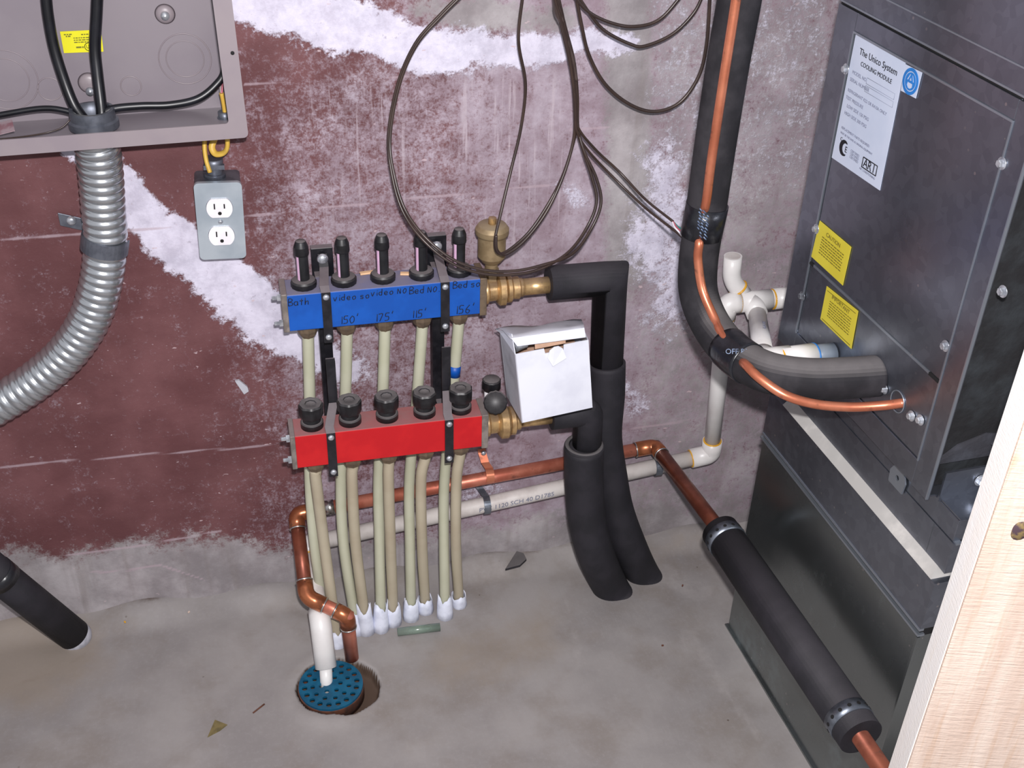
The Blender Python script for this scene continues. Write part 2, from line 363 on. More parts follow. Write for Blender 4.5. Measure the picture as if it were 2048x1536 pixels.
WM = {}
def thing(name, label, cat, loc, group=None, rot=None):
    o = bpy.data.objects.new(name, None); COL.objects.link(o); o.empty_display_size = .03
    mw = Matrix.Translation(loc) @ (rot.to_4x4() if rot else Matrix.Identity(4)); o.matrix_world = mw; WM[o] = mw
    o['label'] = label; o['category'] = cat
    if group: o['group'] = group
    return o
def mk(name, mb, mat, parent=None, label=None, cat=None, group=None, bevel=0, kind=None, local=False):
    me = bpy.data.meshes.new(name); vs = mb.v
    if parent is not None:
        inv = WM[parent].inverted(); mw = WM[parent]
        if not local: vs = [tuple(inv @ Vector(v)) for v in vs]
    else:
        a = np.array(vs); c = Vector(((a[:, 0].min()+a[:, 0].max())/2, (a[:, 1].min()+a[:, 1].max())/2, a[:, 2].min()))
        if kind == 'structure': c = V(0, 0, 0)
        mw = Matrix.Translation(c); vs = [tuple(Vector(v)-c) for v in vs]
    me.from_pydata(vs, [], mb.f); me.polygons.foreach_set('use_smooth', mb.s)
    me.validate(); bm = bmesh.new(); bm.from_mesh(me); bmesh.ops.recalc_face_normals(bm, faces=bm.faces); bm.to_mesh(me); bm.free()
    me.materials.append(mat)
    o = bpy.data.objects.new(name, me); COL.objects.link(o); WM[o] = mw
    if parent is not None: o.parent = parent
    else: o.matrix_world = mw
    if label: o['label'] = label
    if cat: o['category'] = cat
    if group: o['group'] = group
    if kind: o['kind'] = kind
    if bevel:
        b = o.modifiers.new('bevel', 'BEVEL'); b.width = bevel; b.segments = 2; b.limit_method = 'ANGLE'; b.angle_limit = math.radians(40)
    return o
def screw(name, c, axis, r, parent, mat=None, label=None, hexh=False, **kw):
    mb = MB(); n = 6 if hexh else 20
    if hexh: mb.lathe(sharp([(r*1.5, 0), (r*1.5, r*.2)]), c, axis, 20); mb.lathe(sharp([(r, r*.2), (r, r), (r*.8, r*1.2), (0, r*1.2)]), c, axis, 6, smooth=False)
    else: mb.lathe([(r, 0), (r, r*.25), (r*.8, r*.6), (r*.45, r*.78), (0, r*.8)], c, axis, 20)
    return mk(name, mb, mat or m_zinc, parent, label=label, **kw)

# ------------------------------------------------------------------ SETTING
def project(x, y, z):
    dx, dy, dz = x-CAM.x, y-CAM.y, z-CAM.z
    a = dx*r2.x+dy*r2.y+dz*r2.z; b = dx*u2.x+dy*u2.y+dz*u2.z; c = dx*fw.x+dy*fw.y+dz*fw.z
    c = np.where(c < .05, .05, c); return 1024+FPX*a/c, 768-FPX*b/c
def dist_poly(X, Y, pts):
    """distance minus interpolated half width, in photo pixels of the wall plane"""
    best = np.full(X.shape, 1e9)
    for (x0, y0, w0), (x1, y1, w1) in zip(pts[:-1], pts[1:]):
        dx, dy = x1-x0, y1-y0; t = np.clip(((X-x0)*dx+(Y-y0)*dy)/(dx*dx+dy*dy), 0, 1)
        d = np.hypot(X-x0-t*dx, Y-y0-t*dy)-(w0+(w1-w0)*t); best = np.minimum(best, d)
    return best
def sm(a, b, x): t = np.clip((x-a)/(b-a), 0, 1); return t*t*(3-2*t)
def grid(xs, ys, fn):
    nx, ny = len(xs), len(ys); A, B = np.meshgrid(xs, ys); vs = fn(A, B).reshape(-1, 3)
    i = np.arange(nx-1)[None, :]+np.arange(ny-1)[:, None]*nx
    return vs, np.stack([i, i+1, i+nx+1, i+nx], -1).reshape(-1, 4), A, B
def color_attr(me, name, r, g, b):
    a = me.color_attributes.new(name, 'FLOAT_COLOR', 'POINT'); d = np.ones((len(me.vertices), 4), np.float32)
    d[:, 0] = r.ravel(); d[:, 1] = g.ravel(); d[:, 2] = b.ravel(); a.data.foreach_set('color', d.ravel())
def raw(name, vs, fs, mat):
    me = bpy.data.meshes.new(name); me.from_pydata(vs.tolist(), [], fs.tolist()); me.polygons.foreach_set('use_smooth', [True]*len(me.polygons))
    me.materials.append(mat); o = bpy.data.objects.new(name, me); COL.objects.link(o); o['kind'] = 'structure'; return o
xs = np.concatenate([[-3, -2, -1.2], np.arange(-.72, 1.12, .0045), [1.5, 2.2, 3]]); zs = np.concatenate([[-.05], np.arange(0, 1.28, .0045), [1.5, 2, 2.5]])
vs, fs, A, B = grid(xs, zs, lambda a, b: np.stack([a, 0*a, b], -1))
X, Y = project(A, 0*A, B)
nz = lambda s, k: np.sin(X/s+k)*np.cos(Y/s*1.3+k*2)
wob = 10*nz(37, 1)+6*nz(17, 2)+4*nz(9, 3)
wob = wob+5*nz(5,4)
bA = dist_poly(X, Y, [(440, -20, 30), (560, 22, 40), (680, 50, 50), (800, 82, 40), (900, 106, 38), (1000, 100, 26), (1120, 92, 20), (1250, 86, 16)])+wob
bB = dist_poly(X, Y, [(160, 300, 18), (215, 330, 36), (270, 420, 34), (340, 485, 44), (440, 560, 50), (530, 640, 52), (610, 690, 34), (690, 740, 18)])+wob
bC = dist_poly(X, Y, [(1335, 330, 26), (1325, 420, 52), (1320, 500, 62), (1350, 600, 40)])+wob*2
bD = np.minimum(dist_poly(X, Y, [(1120, 370, 5), (1150, 400, 14)]), dist_poly(X, Y, [(1230, 750, 10), (1270, 800, 22)])); bD = np.minimum(bD, dist_poly(X, Y, [(935, 990, 16), (975, 975, 18), (1005, 985, 8)])-6)+wob
base = np.interp(X, [0, 400, 560, 800, 1000, 1400], [1118, 1078, 1098, 1085, 1050, 1010])+wob*1.2
white = np.maximum.reduce([sm(34, -26, bA), sm(30, -22, bB), .62*sm(70, -40, bC), .45*sm(30, -14, bD), .3*sm(1250, 1330, X)*sm(600, 300, Y)])
white = np.maximum(white, .35*sm(80, 0, bB)*sm(500, 640, X))
topgrey = dist_poly(X, Y, [(840, 20, 25), (980, 30, 34), (1120, 40, 30)])+wob
grey = np.maximum.reduce([sm(-50, 40, Y-base)*1.0, sm(30, -30, topgrey)*.9, .75*sm(1180, 1235, X)*sm(1330, 1270, X)*sm(650, 500, Y)+.25*sm(1180, 1260, X), .55*sm(1180, 1340, X), .6*sm(840, 1010, Y)*sm(1100, 1250, X)])
dust = np.clip(.16+.42*sm(330, 680, X)+.35*sm(820, 1120, X)-.25*sm(300, 100, Y)*sm(900, 600, X)*sm(470, 600, X), 0, 1)
dust = np.where((Y > 880) & (X < 640), dust*.45, dust); dust = np.where(Y > 960, np.minimum(1, dust+.15), dust)
dust *= 1-.55*sm(600, 380, X)
ln = np.full(X.shape, 1e9)
for pl in ([(0, 478, 0), (300, 458, 0), (560, 425, 0), (780, 402, 0), (1100, 370, 0)], [(0, 934, 0), (250, 912, 0), (560, 890, 0)], [(490, 168, 0), (640, 158, 0), (860, 150, 0)],
           [(130, 1112, 0), (300, 1088, 0), (440, 1062, 0)], [(180, 1145, 0), (250, 1142, 0), (320, 1130, 0), (380, 1150, 0), (410, 1160, 0)], [(1140, 258, 0), (1260, 256, 0)], [(1190, 870, 0), (1380, 840, 0)]):
    ln = np.minimum(ln, dist_poly(X, Y, pl))
line = sm(4.2, 0, ln+.5*nz(11, 5)); dripm = sm(880, 960, X)*sm(1180, 1080, X)*sm(120, 200, Y)*sm(560, 430, Y)+.55*sm(540, 640, X)*sm(900, 800, X)*sm(560, 380, Y)*sm(120, 200, Y)
wall = raw('wall_back', vs, fs, m_wall); color_attr(wall.data, 'paint', white, grey, dust); color_attr(wall.data, 'lines', line, dripm, 0*line)

# floor with the drain pocket
DC = F(662, 1372)
fx = np.concatenate([[-3, -2, -1.2], np.arange(-.75, DC.x-.1, .008), np.arange(DC.x-.1, DC.x+.12, .0025), np.arange(DC.x+.12, 1.0, .008), [1.3, 2, 3]])
fy = np.concatenate([[-3.5, -2.5, -1.6, -1.2], np.arange(-.95, DC.y-.1, .008), np.arange(DC.y-.1, DC.y+.08, .0025), np.arange(DC.y+.08, .0, .008), [.05]])
vs, fs, A, B = grid(fx, fy, lambda a, b: np.stack([a, b, 0*a], -1))
n_ = lambda s, k: np.sin(A/s+k+np.cos(B/s*.7))*np.cos(B/s*1.2+2*k)
h = .0012*n_(.06, 1)+.0006*n_(.021, 2)
edge = .016*sm(-.055+.014*n_(.05, 3), .0, B)*(1+.5*n_(.03, 5)); h = np.where(B > -.085, h+np.maximum(edge, 0), h)
rad = np.hypot(A-DC.x-.003, B-DC.y); rad2 = np.hypot(A-DC.x-.022, B-DC.y+.008)
h = h+.003*np.exp(-((rad-.066)/.014)**2)
pit = np.maximum(sm(.0555, .0505, rad+.0015*n_(.008, 4)), sm(.053, .048, rad2+.0015*n_(.008, 4))); h = np.where(pit > 0, h-.022*pit, h)
vs = vs.reshape(len(fy), len(fx), 3); vs[..., 2] = h; vs = vs.reshape(-1, 3)
X, Y = project(A, B, 0*A); wob = 8*np.sin(X/31)*np.cos(Y/23)+4*np.sin(X/11+Y/17)
light = np.maximum.reduce([sm(16, -6, dist_poly(X, Y, pl)+wob*.6) for pl in (
    [(1125, 1180, 3), (1150, 1270, 6), (1160, 1330, 5), (1110, 1375, 3)], [(1380, 1280, 20), (1450, 1380, 8), (1520, 1480, 3)],
    [(950, 1140, 20), (1010, 1150, 14)], [(1330, 1150, 16), (1400, 1180, 24)], [(540, 1240, 10), (600, 1270, 6)])])*.36
dark = np.maximum.reduce([sm(25, -25, dist_poly(X, Y, [(130, 1215, 15), (240, 1195, 16), (330, 1218, 6)])+wob), sm(10, -6, np.abs(rad*1400-74)-6+wob*.5)*.55, .95*(pit > .15),
    sm(30, -10, dist_poly(X, Y, [(640, 1130, 20), (980, 1092, 22), (1150, 1080, 14)])+wob)*.75, sm(12, -6, dist_poly(X, Y, [(0, 1382, 1), (120, 1340, 1), (170, 1310, 0)])+wob*.3)*.5])
tan = np.maximum(sm(140, -60, dist_poly(X, Y, [(-50, 1330, 60), (60, 1320, 70), (140, 1310, 40)])+wob)*.8, sm(60, -30, dist_poly(X, Y, [(1250, 1120, 20), (1420, 1080, 10)])+wob)*.5)
tan = np.maximum(tan, .55*sm(70, -50, dist_poly(X, Y, [(900, 1330, 60), (1060, 1290, 60), (1090, 1210, 20)])+wob))
flo = raw('floor', vs, fs, m_floor); color_attr(flo.data, 'stain', light, dark, tan)

# ------------------------------------------------------------------ ELECTRICAL PANEL
c0 = P(490, 271, -.105)
pan = thing('electrical_panel', 'open taupe metal electrical box high on the wall at left, with black cables inside', 'electrical box', (c0.x, c0.y, c0.z), rot=Matrix.Rotation(math.radians(-1.1), 3, 'Y'))
WMp = WM[pan]; LW, LH, LD = .37, .52, .100
def inp(px, py, dl):   # local point inside the panel at local depth dl (0 = rim, LD = back)
    o = WMp.inverted() @ CAM; d = WMp.inverted().to_3x3() @ ray(px, py); return o+d*((dl-o.y)/d.y)
b = MB(); t_ = .0015
b.b2((-LW, LD-t_, 0), (0, LD, LH)); b.b2((-LW, 0, 0), (0, LD, t_)); b.b2((-LW, 0, LH-t_), (0, LD, LH)); b.b2((-t_, 0, 0), (0, LD, LH)); b.b2((-LW, 0, 0), (-LW+t_, LD, LH))
mk('box_body', b, m_beige, pan, local=True)
b = shape([rrect(-LW-.004, -.002, .004, LH+.002, .006), rrect(-LW+.016, .017, -.017, LH-.016, .004)], .0025, (0, -.001, 0), (1, 0, 0), (0, 0, 1))
mk('front_rim', b, m_beige_rim, pan, local=True, bevel=.0006)
q = inp(465, 106, -.003); screw('rim_hole', (q.x, q.y, q.z), (0, -1, 0), .0022, pan, m_dark, local=True)
for (px, py, r) in ((330, 28, .012), (178, 166, .013)):
    q = inp(px, py, LD-.002); b = MB(); b.lathe([(r, 0), (r*.8, .003), (r*.5, .0045), (0, .005)], q, (0, -1, 0)); o = mk('mounting_dimple', b, m_beige_rim, pan, local=True)
    b = MB(); b.lathe([(.0055, 0.004), (.0048, .0075), (0, .0085)], q+V(0, 0, -.001 if py < 100 else -.009), (0, -1, 0), 18)
    mk('screw_head', b, m_zinc, o, label='silver screw head') if False else mk('mounting_screw', b, m_zinc, pan, label='silver mounting screw', local=True)
for (px, py, r) in ((370, 118, .031), (12, 160, .036), (100, 178, .014), (262, 172, .012)):
    q = inp(px, py, LD-.0015); b = MB()
    b.tube([q+V(r*math.cos(a), 0, r*math.sin(a)) for a in np.linspace(0, 2*PI, 40)[:-1]], .0008, 6, closed=True)
    if r > .02: b.tube([q+V(r*.72*math.cos(a), 0, r*.72*math.sin(a)) for a in np.linspace(0, 2*PI, 40)[:-1]], .0007, 6, closed=True)
    mk('knockout', b, m_beige_rim, pan, local=True)
# label
q0, q1, q2_, q3 = [inp(px, py, LD-.003) for px, py in ((120, 63), (202, 59), (207, 103), (128, 106))]
b = MB(); b.poly([q3, q2_, q1, q0], .0005, (0, -1, 0)); lab = mk('warning_label', b, m_ylabel, pan, local=True, label='bright yellow printed label')
def lineset(pts4, rows, mat, name, parent, local=True, nrm=(0, -1, 0), th=.0004):
    """printed lines as thin strips; rows (u0,u1,v,h) in the quad tl,tr,br,bl"""
    tl, tr, br, bl = pts4; b = MB(); n = Vector(nrm).normalized()
    for u0, u1, v, h_ in rows:
        def pt(u, vv): return (tl*(1-u)+tr*u)*(1-vv)+(bl*(1-u)+br*u)*vv+n*.0006
        b.poly([pt(u0, v+h_), pt(u1, v+h_), pt(u1, v), pt(u0, v)], th, n)
    return mk(name, b, mat, parent, local=local)
def words(v, h_, u0, u1, lo=.03, hi=.09):
    rows = []; u = u0
    while u < u1-.01:
        w_ = min(random.uniform(lo, hi), u1-u); rows.append((u, u+w_, v, h_)); u += w_+.018
    return rows
rows = words(.12, .05, .08, .3)+words(.2, .06, .12, .26)+words(.15, .05, .5, .68)+sum([words(.3+i*.1, .045, .3, .7) for i in range(3)], [])+words(.72, .07, .33, .52, .1, .2)
lineset((q0, q1, q2_, q3), rows, m_yprint, 'label_print', lab)
cc = (q0*.35+q1*.65)*.25+(q3*.35+q2_*.65)*.75+V(0, -.001, 0)
b = MB(); b.tube([cc+V(.0048*math.cos(a), 0, .0048*math.sin(a)) for a in np.linspace(0, 2*PI, 20)[:-1]], .0004, 5, closed=True); b.v += []
tx = text('UL', .0055, cc+V(0, 0, -.0015), (1, 0, 0), (0, 0, 1)); b.add(tx.v, tx.f, False); mk('label_mark', b, m_ink, lab, local=True)
# conduit connector ring sits in the panel floor
cp = P(188, 262, -.055)
# ------------------------------------------------------------------ CONDUIT
cpath = [P(x, y, d) for x, y, d in ((188, 268, -.058), (196, 300, -.055), (202, 350, -.05), (207, 420, -.045), (211, 480, -.042), (203, 560, -.042), (178, 640, -.043), (132, 708, -.045), (70, 762, -.047), (0, 806, -.05), (-70, 845, -.052))]
sp = spline(cpath, 14); d = [0]
for a_, b_ in zip(sp[:-1], sp[1:]): d.append(d[-1]+(b_-a_).length)
pitch = .0122; pts = []; rr = []; nst = int(d[-1]/pitch*10)
for i in range(nst+1):
    s_ = d[-1]*i/nst; k = min(np.searchsorted(d, s_), len(d)-1); k = max(k, 1); tt = (s_-d[k-1])/(d[k]-d[k-1]+1e-12)
    pts.append(sp[k-1].lerp(sp[k], tt)); rr.append(.0238+.0036*abs(math.sin(PI*s_/pitch))**.6)
con = thing('flexible_metal_conduit', 'shiny ribbed flexible metal conduit curving down left from the open electrical box', 'conduit', pts[-1])
b = MB(); b.tube(pts, rr, 28); mk('ribbed_hose', b, m_conduit, con)
b = MB(); top = P(187, 240, -.058); ax = (sp[0]-sp[3]).normalized()
b.lathe(sharp([(.0255, -.004), (.029, -.002), (.029, .006), (.026, .008), (.026, .02), (.022, .02), (.022, .004)]), top+V(0, 0, -.006), (0, 0, 1), 32)
mk('conduit_connector', b, m_greyconn, con, label='grey metal connector ring inside the electrical box')
# strap
st = thing('conduit_strap', 'one-hole metal strap holding the ribbed conduit to the wall', 'strap', P(143, 441, -.004))
b = MB(); a0 = P(118, 438, -.004); a1 = P(180, 452, -.004); cen = P(210, 486, -.042)
pl = [a0, a1]; 
ax = (P(213, 475, -.042)-P(205, 545, -.042)).normalized(); xx, yy, zz = frame(ax, (0, -1, 0))
arc = [cen+(V(0, 1, 0)*math.cos(t)*-1 if False else (xx*math.cos(t)+yy*math.sin(t)))*.0285 for t in np.linspace(-1.9, 1.5, 20)]
if (arc[0]-a1).length > (arc[-1]-a1).length: arc = arc[::-1]
b.ribbon([a0, a1], .018, .002, (0, 0, 1)); mk('mounting_tab', b, m_greyconn, st, bevel=.0005)
b = MB(); b.ribbon([a1-V(.004, 0, 0)]+arc, .020, .0022, ax); mk('strap_band', b, m_greyconn, st)
screw('strap_screw', P(143, 441, -.005), (0, -1, 0), .0062, st, label='silver pan-head screw')

# ------------------------------------------------------------------ CABLES IN THE PANEL
def cable(name, pts, r, mat, label, cat, group=None, n=12, sn=8, flat=1.0):
    b = MB(); b.tube(spline(pts, sn), r, n, flat=flat); return mk(name, b, mat, label=label, cat=cat, group=group)
cable('power_cable', [P(60, -230, -.035), P(88, -40, -.035), P(96, 30, -.035), P(108, 95, -.035), P(128, 160, -.04), P(148, 210, -.048), P(170, 242, -.056), P(178, 262, -.058)], .0065, m_black_rub, 'thick black cable slanting across the electrical box, left of the two thick ones', 'cable', 'thick black cables in the electrical box')
cable('power_cable', [P(204, -230, -.035), P(196, -40, -.035), P(193, 30, -.035), P(190, 95, -.035), P(195, 150, -.04), P(201, 200, -.048), P(204, 235, -.056), P(200, 262, -.058)], .0068, m_black_rub, 'thick black cable hanging nearly straight down in the electrical box over its yellow label', 'cable', 'thick black cables in the electrical box')
cable('thin_cable', [P(430, -230, -.03), P(444, -40, -.03), P(443, 20, -.03), P(447, 80, -.032), P(449, 140, -.036), P(432, 170, -.042), P(395, 198, -.048), P(340, 210, -.05), P(280, 212, -.052), P(225, 218, -.054), P(200, 234, -.056), P(190, 262, -.058)], .0036, m_black_rub, 'thin black cable curving from the box right side down to the conduit', 'cable', flat=1.3)
cable('thin_cable', [P(-130, 262, -.05), P(-40, 238, -.05), P(20, 226, -.05), P(80, 217, -.05), P(120, 219, -.052), P(160, 232, -.055), P(182, 258, -.058)], .0034, m_black_rub, 'thin black cable running left along the bottom of the electrical box', 'cable')
cable('ground_wire', [P(418, -230, -.02), P(436, -40, -.02), P(440, 30, -.02), P(441, 100, -.02), P(444, 150, -.03), P(441, 178, -.04), P(445, 196, -.045)], .0014, M('pale_bare_wire', (150, 140, 140), .4), 'thin pale wire running down the right inside wall of the electrical box', 'wire')
cable('hot_wire', [P(430, -230, -.03), P(448, -40, -.03), P(451, 60, -.03), P(450, 120, -.032), P(446, 165, -.04), P(443, 190, -.045)], .0013, m_redw, 'thin dull red wire beside the box right wall above the yellow cable', 'wire')
ro = thing('yellow_cable', 'yellow cable leaving the electrical box bottom and looping into the outlet box', 'cable', P(412, 340, -.03))
b = MB(); b.tube(spline([P(443, 186, -.045), P(447, 205, -.045), P(450, 225, -.045), P(452, 250, -.045), P(455, 290, -.045), P(448, 305, -.04), P(432, 308, -.035), P(424, 295, -.03), P(430, 275, -.025), P(440, 255, -.02)], 8), .0042, 12, flat=.7); mk('cable_loop', b, m_yellow, ro)
b = MB(); b.tube(spline([P(412, 262, -.02), P(409, 290, -.025), P(412, 318, -.03), P(420, 345, -.035)], 8), .0042, 12, flat=.7); mk('cable_drop', b, m_yellow, ro)
b = MB(); b.lathe(sharp([(.009, 0), (.009, .005), (.0075, .005), (.0075, .012)]), P(449, 232, -.045)+V(0, 0, -.006), (0, 0, 1), 20); mk('cable_connector', b, m_greyconn, ro, label='grey cable clamp connector')
q_ = [P(x, y, d_) for x, y, d_ in ((-20, 250, -.06), (24, 240, -.06), (30, 262, -.09), (-20, 275, -.09))]
b = MB(); b.poly(q_, .0006, (0, 0, 1)); mk('instruction_sheet', b, M('reddish_paper', (136, 96, 104), .7, c2=(160, 140, 146), ns=60), label='reddish folded paper lying in the bottom of the electrical box', cat='paper')
cable('tag_wire', [P(-20, 280, -.085), P(40, 274, -.085), P(90, 266, -.085), P(122, 256, -.08), P(140, 240, -.075)], .0009, m_brown_wire, 'thin brown wire lying along the bottom of the electrical box', 'wire')
# ------------------------------------------------------------------ OUTLET
O = P(441, 442, -.045)
OR = Matrix.Rotation(math.radians(2.2), 3, 'Y')
ou = thing('duplex_outlet', 'small steel surface box with an ivory two-socket outlet on the wall', 'outlet', O, rot=OR)
OW, OH = .0288, .0530
b = shape([rrect(-OW, -OH, OW, OH, .005)], .040, (0, .0215, 0), (1, 0, 0), (0, 0, 1)); mk('utility_box', b, m_greyconn, ou, local=True)
def recept_outline(cz, r=.0168, hh=.0132):
    o = [];
    for k in range(40):
        a = 2*PI*k/40; x, z = r*math.cos(a), r*math.sin(a); o.append((x, cz+max(-hh, min(hh, z))))
    return o
b = shape([rrect(-OW-.001, -OH-.001, OW+.001, OH+.001, .006), recept_outline(.0196), recept_outline(-.0196)], .006, (0, .001, 0), (1, 0, 0), (0, 0, 1)); mk('cover_plate', b, m_plate, ou, local=True, bevel=.0028, label='shiny steel cover plate')
for cz in (.0196, -.0196):
    b = shape([recept_outline(cz, .0164, .0128)], .007, (0, -.001, 0), (1, 0, 0), (0, 0, 1)); rc = mk('socket', b, m_white_rec, ou, local=True, bevel=.0008)
    b = MB(); b.box((-.0062, -.0046, cz+.003), (.0018, .001, .0075)); b.box((.0062, -.0046, cz+.003), (.0018, .001, .0062)); b.lathe(sharp([(.0024, .0036), (.0024, .0050)]), (0, 0, cz-.0068), (0, -1, 0), 14)
    mk('socket_slots', b, m_dark, rc, local=True)
screw('cover_screw', (0, -.002, 0), (0, -1, 0), .0032, ou, local=True, label='silver cover screw')
b = MB(); b.lathe(sharp([(.014, 0), (.014, .006), (.010, .006), (.010, .02), (.012, .02), (.012, .026)]), (-.003, .022, OH-.001), (0, 0, 1), 20); b.box((-.003, .014, OH+.016), (.026, .006, .006)); mk('cable_connector', b, m_greyconn, ou, local=True)

# ------------------------------------------------------------------ MANIFOLDS
GR_T = 'cream tubes running from the manifolds to the floor'
BX0, BX1, BY0, BY1 = .0375, .3045, -.080, -.034
BZ0, BZ1 = .5455, .6010
RX0, RX1, RY0, RY1 = .0305, .2980, -.136, -.092
RZ0, RZ1 = .3540, .4090
bx = [P(px, py, -.057).x for px, py in ((608, 572), (688, 564), (766, 557), (843, 551), (918, 545))]
rx = [P(px, py, -.114).x for px, py in ((624, 845), (700, 836), (774, 828), (849, 820), (921, 812))]
# handwriting glyphs in a unit box
GL = {'B': [[(0, 0), (0, 1), (.5, .95), (.55, .7), (.1, .55), (.6, .4), (.6, .1), (0, 0)]], 'a': [[(.55, .5), (.2, .55), (0, .3), (.2, 0), (.5, .1), (.55, .5), (.6, 0)]], 't': [[(.3, .9), (.3, 0)], [(0, .6), (.55, .62)]],
 'h': [[(0, 1), (0, 0), (.1, .4), (.45, .5), (.5, 0)]], 'v': [[(0, .55), (.25, 0), (.55, .6)]], 'i': [[(.1, .5), (.1, 0)], [(.1, .75), (.12, .8)]], 'd': [[(.5, .5), (.1, .5), (0, .2), (.3, 0), (.5, .15), (.5, 1), (.5, 0)]],
 'e': [[(0, .28), (.5, .3), (.4, .55), (.1, .5), (0, .2), (.3, 0), (.55, .1)]], 'o': [[(.3, .55), (0, .35), (.15, 0), (.5, .1), (.5, .45), (.3, .55)]], 's': [[(.5, .5), (.1, .5), (.1, .3), (.45, .25), (.4, 0), (0, .05)]],
 'n': [[(0, .5), (0, 0), (.1, .4), (.4, .5), (.5, 0)]], 'N': [[(0, 0), (0, .8), (.5, 0), (.5, .8)]], 'O': [[(.3, .8), (0, .4), (.2, 0), (.5, .2), (.55, .6), (.3, .8)]], '.': [[(.1, 0), (.15, .06)]], "'": [[(.2, 1.15), (.1, .85)]],
 '1': [[(.2, .9), (.2, 0)]], '5': [[(.6, .95), (.15, .95), (.1, .55), (.5, .5), (.5, .1), (0, .02)]], '0': [[(.3, .9), (0, .5), (.2, 0), (.55, .2), (.55, .7), (.3, .9)]], '7': [[(0, .9), (.55, .9), (.2, 0)]], '6': [[(.5, .95), (.1, .5), (.1, .1), (.4, 0), (.55, .3), (.15, .45)]], ' ': []}
def handwrite(s_, org, h_, xd, zd, nrm, r=.00055, adv=.62):
    b = MB(); x = 0; org = Vector(org)
    for ch in s_:
        for st_ in GL.get(ch, []):
            pts_ = [org+xd*(x+p[0]*h_*.8+p[1]*h_*.08)+zd*p[1]*h_+nrm*.0004 for p in st_]
            b.tube(spline(pts_, 3) if len(pts_) > 2 else pts_, r, 5)
        x += h_*adv*(.45 if ch in "1i.' " else 1)
    return b
# ---- blue return manifold
bl = thing('blue_manifold', 'blue five-port heating manifold with handwritten room names and black flow gauges', 'manifold', (BX0, (BY0+BY1)/2, BZ0))
b = MB(); b.b2((BX0, BY0, BZ0), (BX1, BY1, BZ1)); body = mk('manifold_bar', b, m_blue, bl, bevel=.0012)
XD, ZD, ND = V(1, 0, 0), V(0, 0, 1), V(0, -1, 0)
for s_, px, py, h_ in (('Bath', 577, 612, .0105), ('video so', 667, 602, .0095), ('video NO', 742, 592, .0095), ('Bed NO.', 819, 588, .0105), ('Bed so.', 906, 577, .0105),
                       ("150'", 681, 648, .0125), ("175'", 751, 643, .0125), ("115'", 824, 636, .0125), ("156'", 911, 628, .0135)):
    p = P(px, py, BY0); b = handwrite(s_, p, h_, XD, ZD, ND, adv=.78 if 'v' in s_ else .7); mk('handwriting', b, m_ink, body, label='black marker writing')
b = MB(); b.b2((BX0-.006, BY0-.001, BZ0-.001), (BX0+.002, BY1+.001, BZ1+.002)); mk('end_plate', b, m_endcap, bl, bevel=.001)
b = MB(); b.b2((BX1-.001, BY0-.001, BZ0-.003), (BX1+.009, BY1+.001, BZ1+.001)); mk('end_plate', b, m_bronze_nut, bl, bevel=.001)
for z_ in (BZ0+.008, BZ1-.008):
    for y_ in (BY0+.012,):
        b = MB(); b.lathe(sharp([(.0052, 0), (.0052, .005), (.003, .005), (.003, .011), (.0022, .012)]), (BX0-.006, y_-.001, z_), (-1, 0, 0), 6, smooth=False); mk('end_bolt', b, m_zinc, bl, label='silver bolt')
for i, x in enumerate(bx):
    y = -.057; z = BZ1
    b = MB(); b.lathe([(.0162, 0), (.0172, .001), (.0172, .008), (.0172, .008), (.0155, .0105), (.0155, .0105), (.0095, .0115), (.0095, .0115)], (x, y, z), (0, 0, 1), 32, sides=lambda t: 1+.02*math.cos(14*t))
    g = mk('flow_gauge', b, m_black_knob, bl)
    b = MB(); n = 24; prof = [(x+.0085*math.cos(a), y+.0085*math.sin(a)) for a in np.linspace(math.radians(-120), math.radians(160), n)]
    b.poly([V(p_[0], p_[1], z+.009) for p_ in prof], .044, (0, 0, 1)); b.v = b.v
    mk('gauge_stem', b, m_black_plastic, g)
    b = MB(); prof = [(x+.0076*math.cos(a), y+.0076*math.sin(a)) for a in np.linspace(math.radians(162), math.radians(238), 12)]+[(x, y)]
    b.poly([V(p_[0], p_[1], z+.009) for p_ in prof], .044, (0, 0, 1)); mk('gauge_window', b, m_pink, g, label='pale pink clear window')
    b = MB(); b.lathe([(.0098, .048), (.0102, .050), (.0098, .060), (.0098, .060), (.0072, .067), (.0066, .068), (0, .0685)], (x, y, z), (0, 0, 1), 24); mk('gauge_cap', b, m_black_knob, g)
    b = MB(); b.lathe([(.0085, -.024), (.0125, -.019), (.0145, -.012), (.0145, -.012), (.0145, 0)], (x, y, BZ0), (0, 0, 1), 8, smooth=False); mk('port_nut', b, m_bronze_nut, bl)
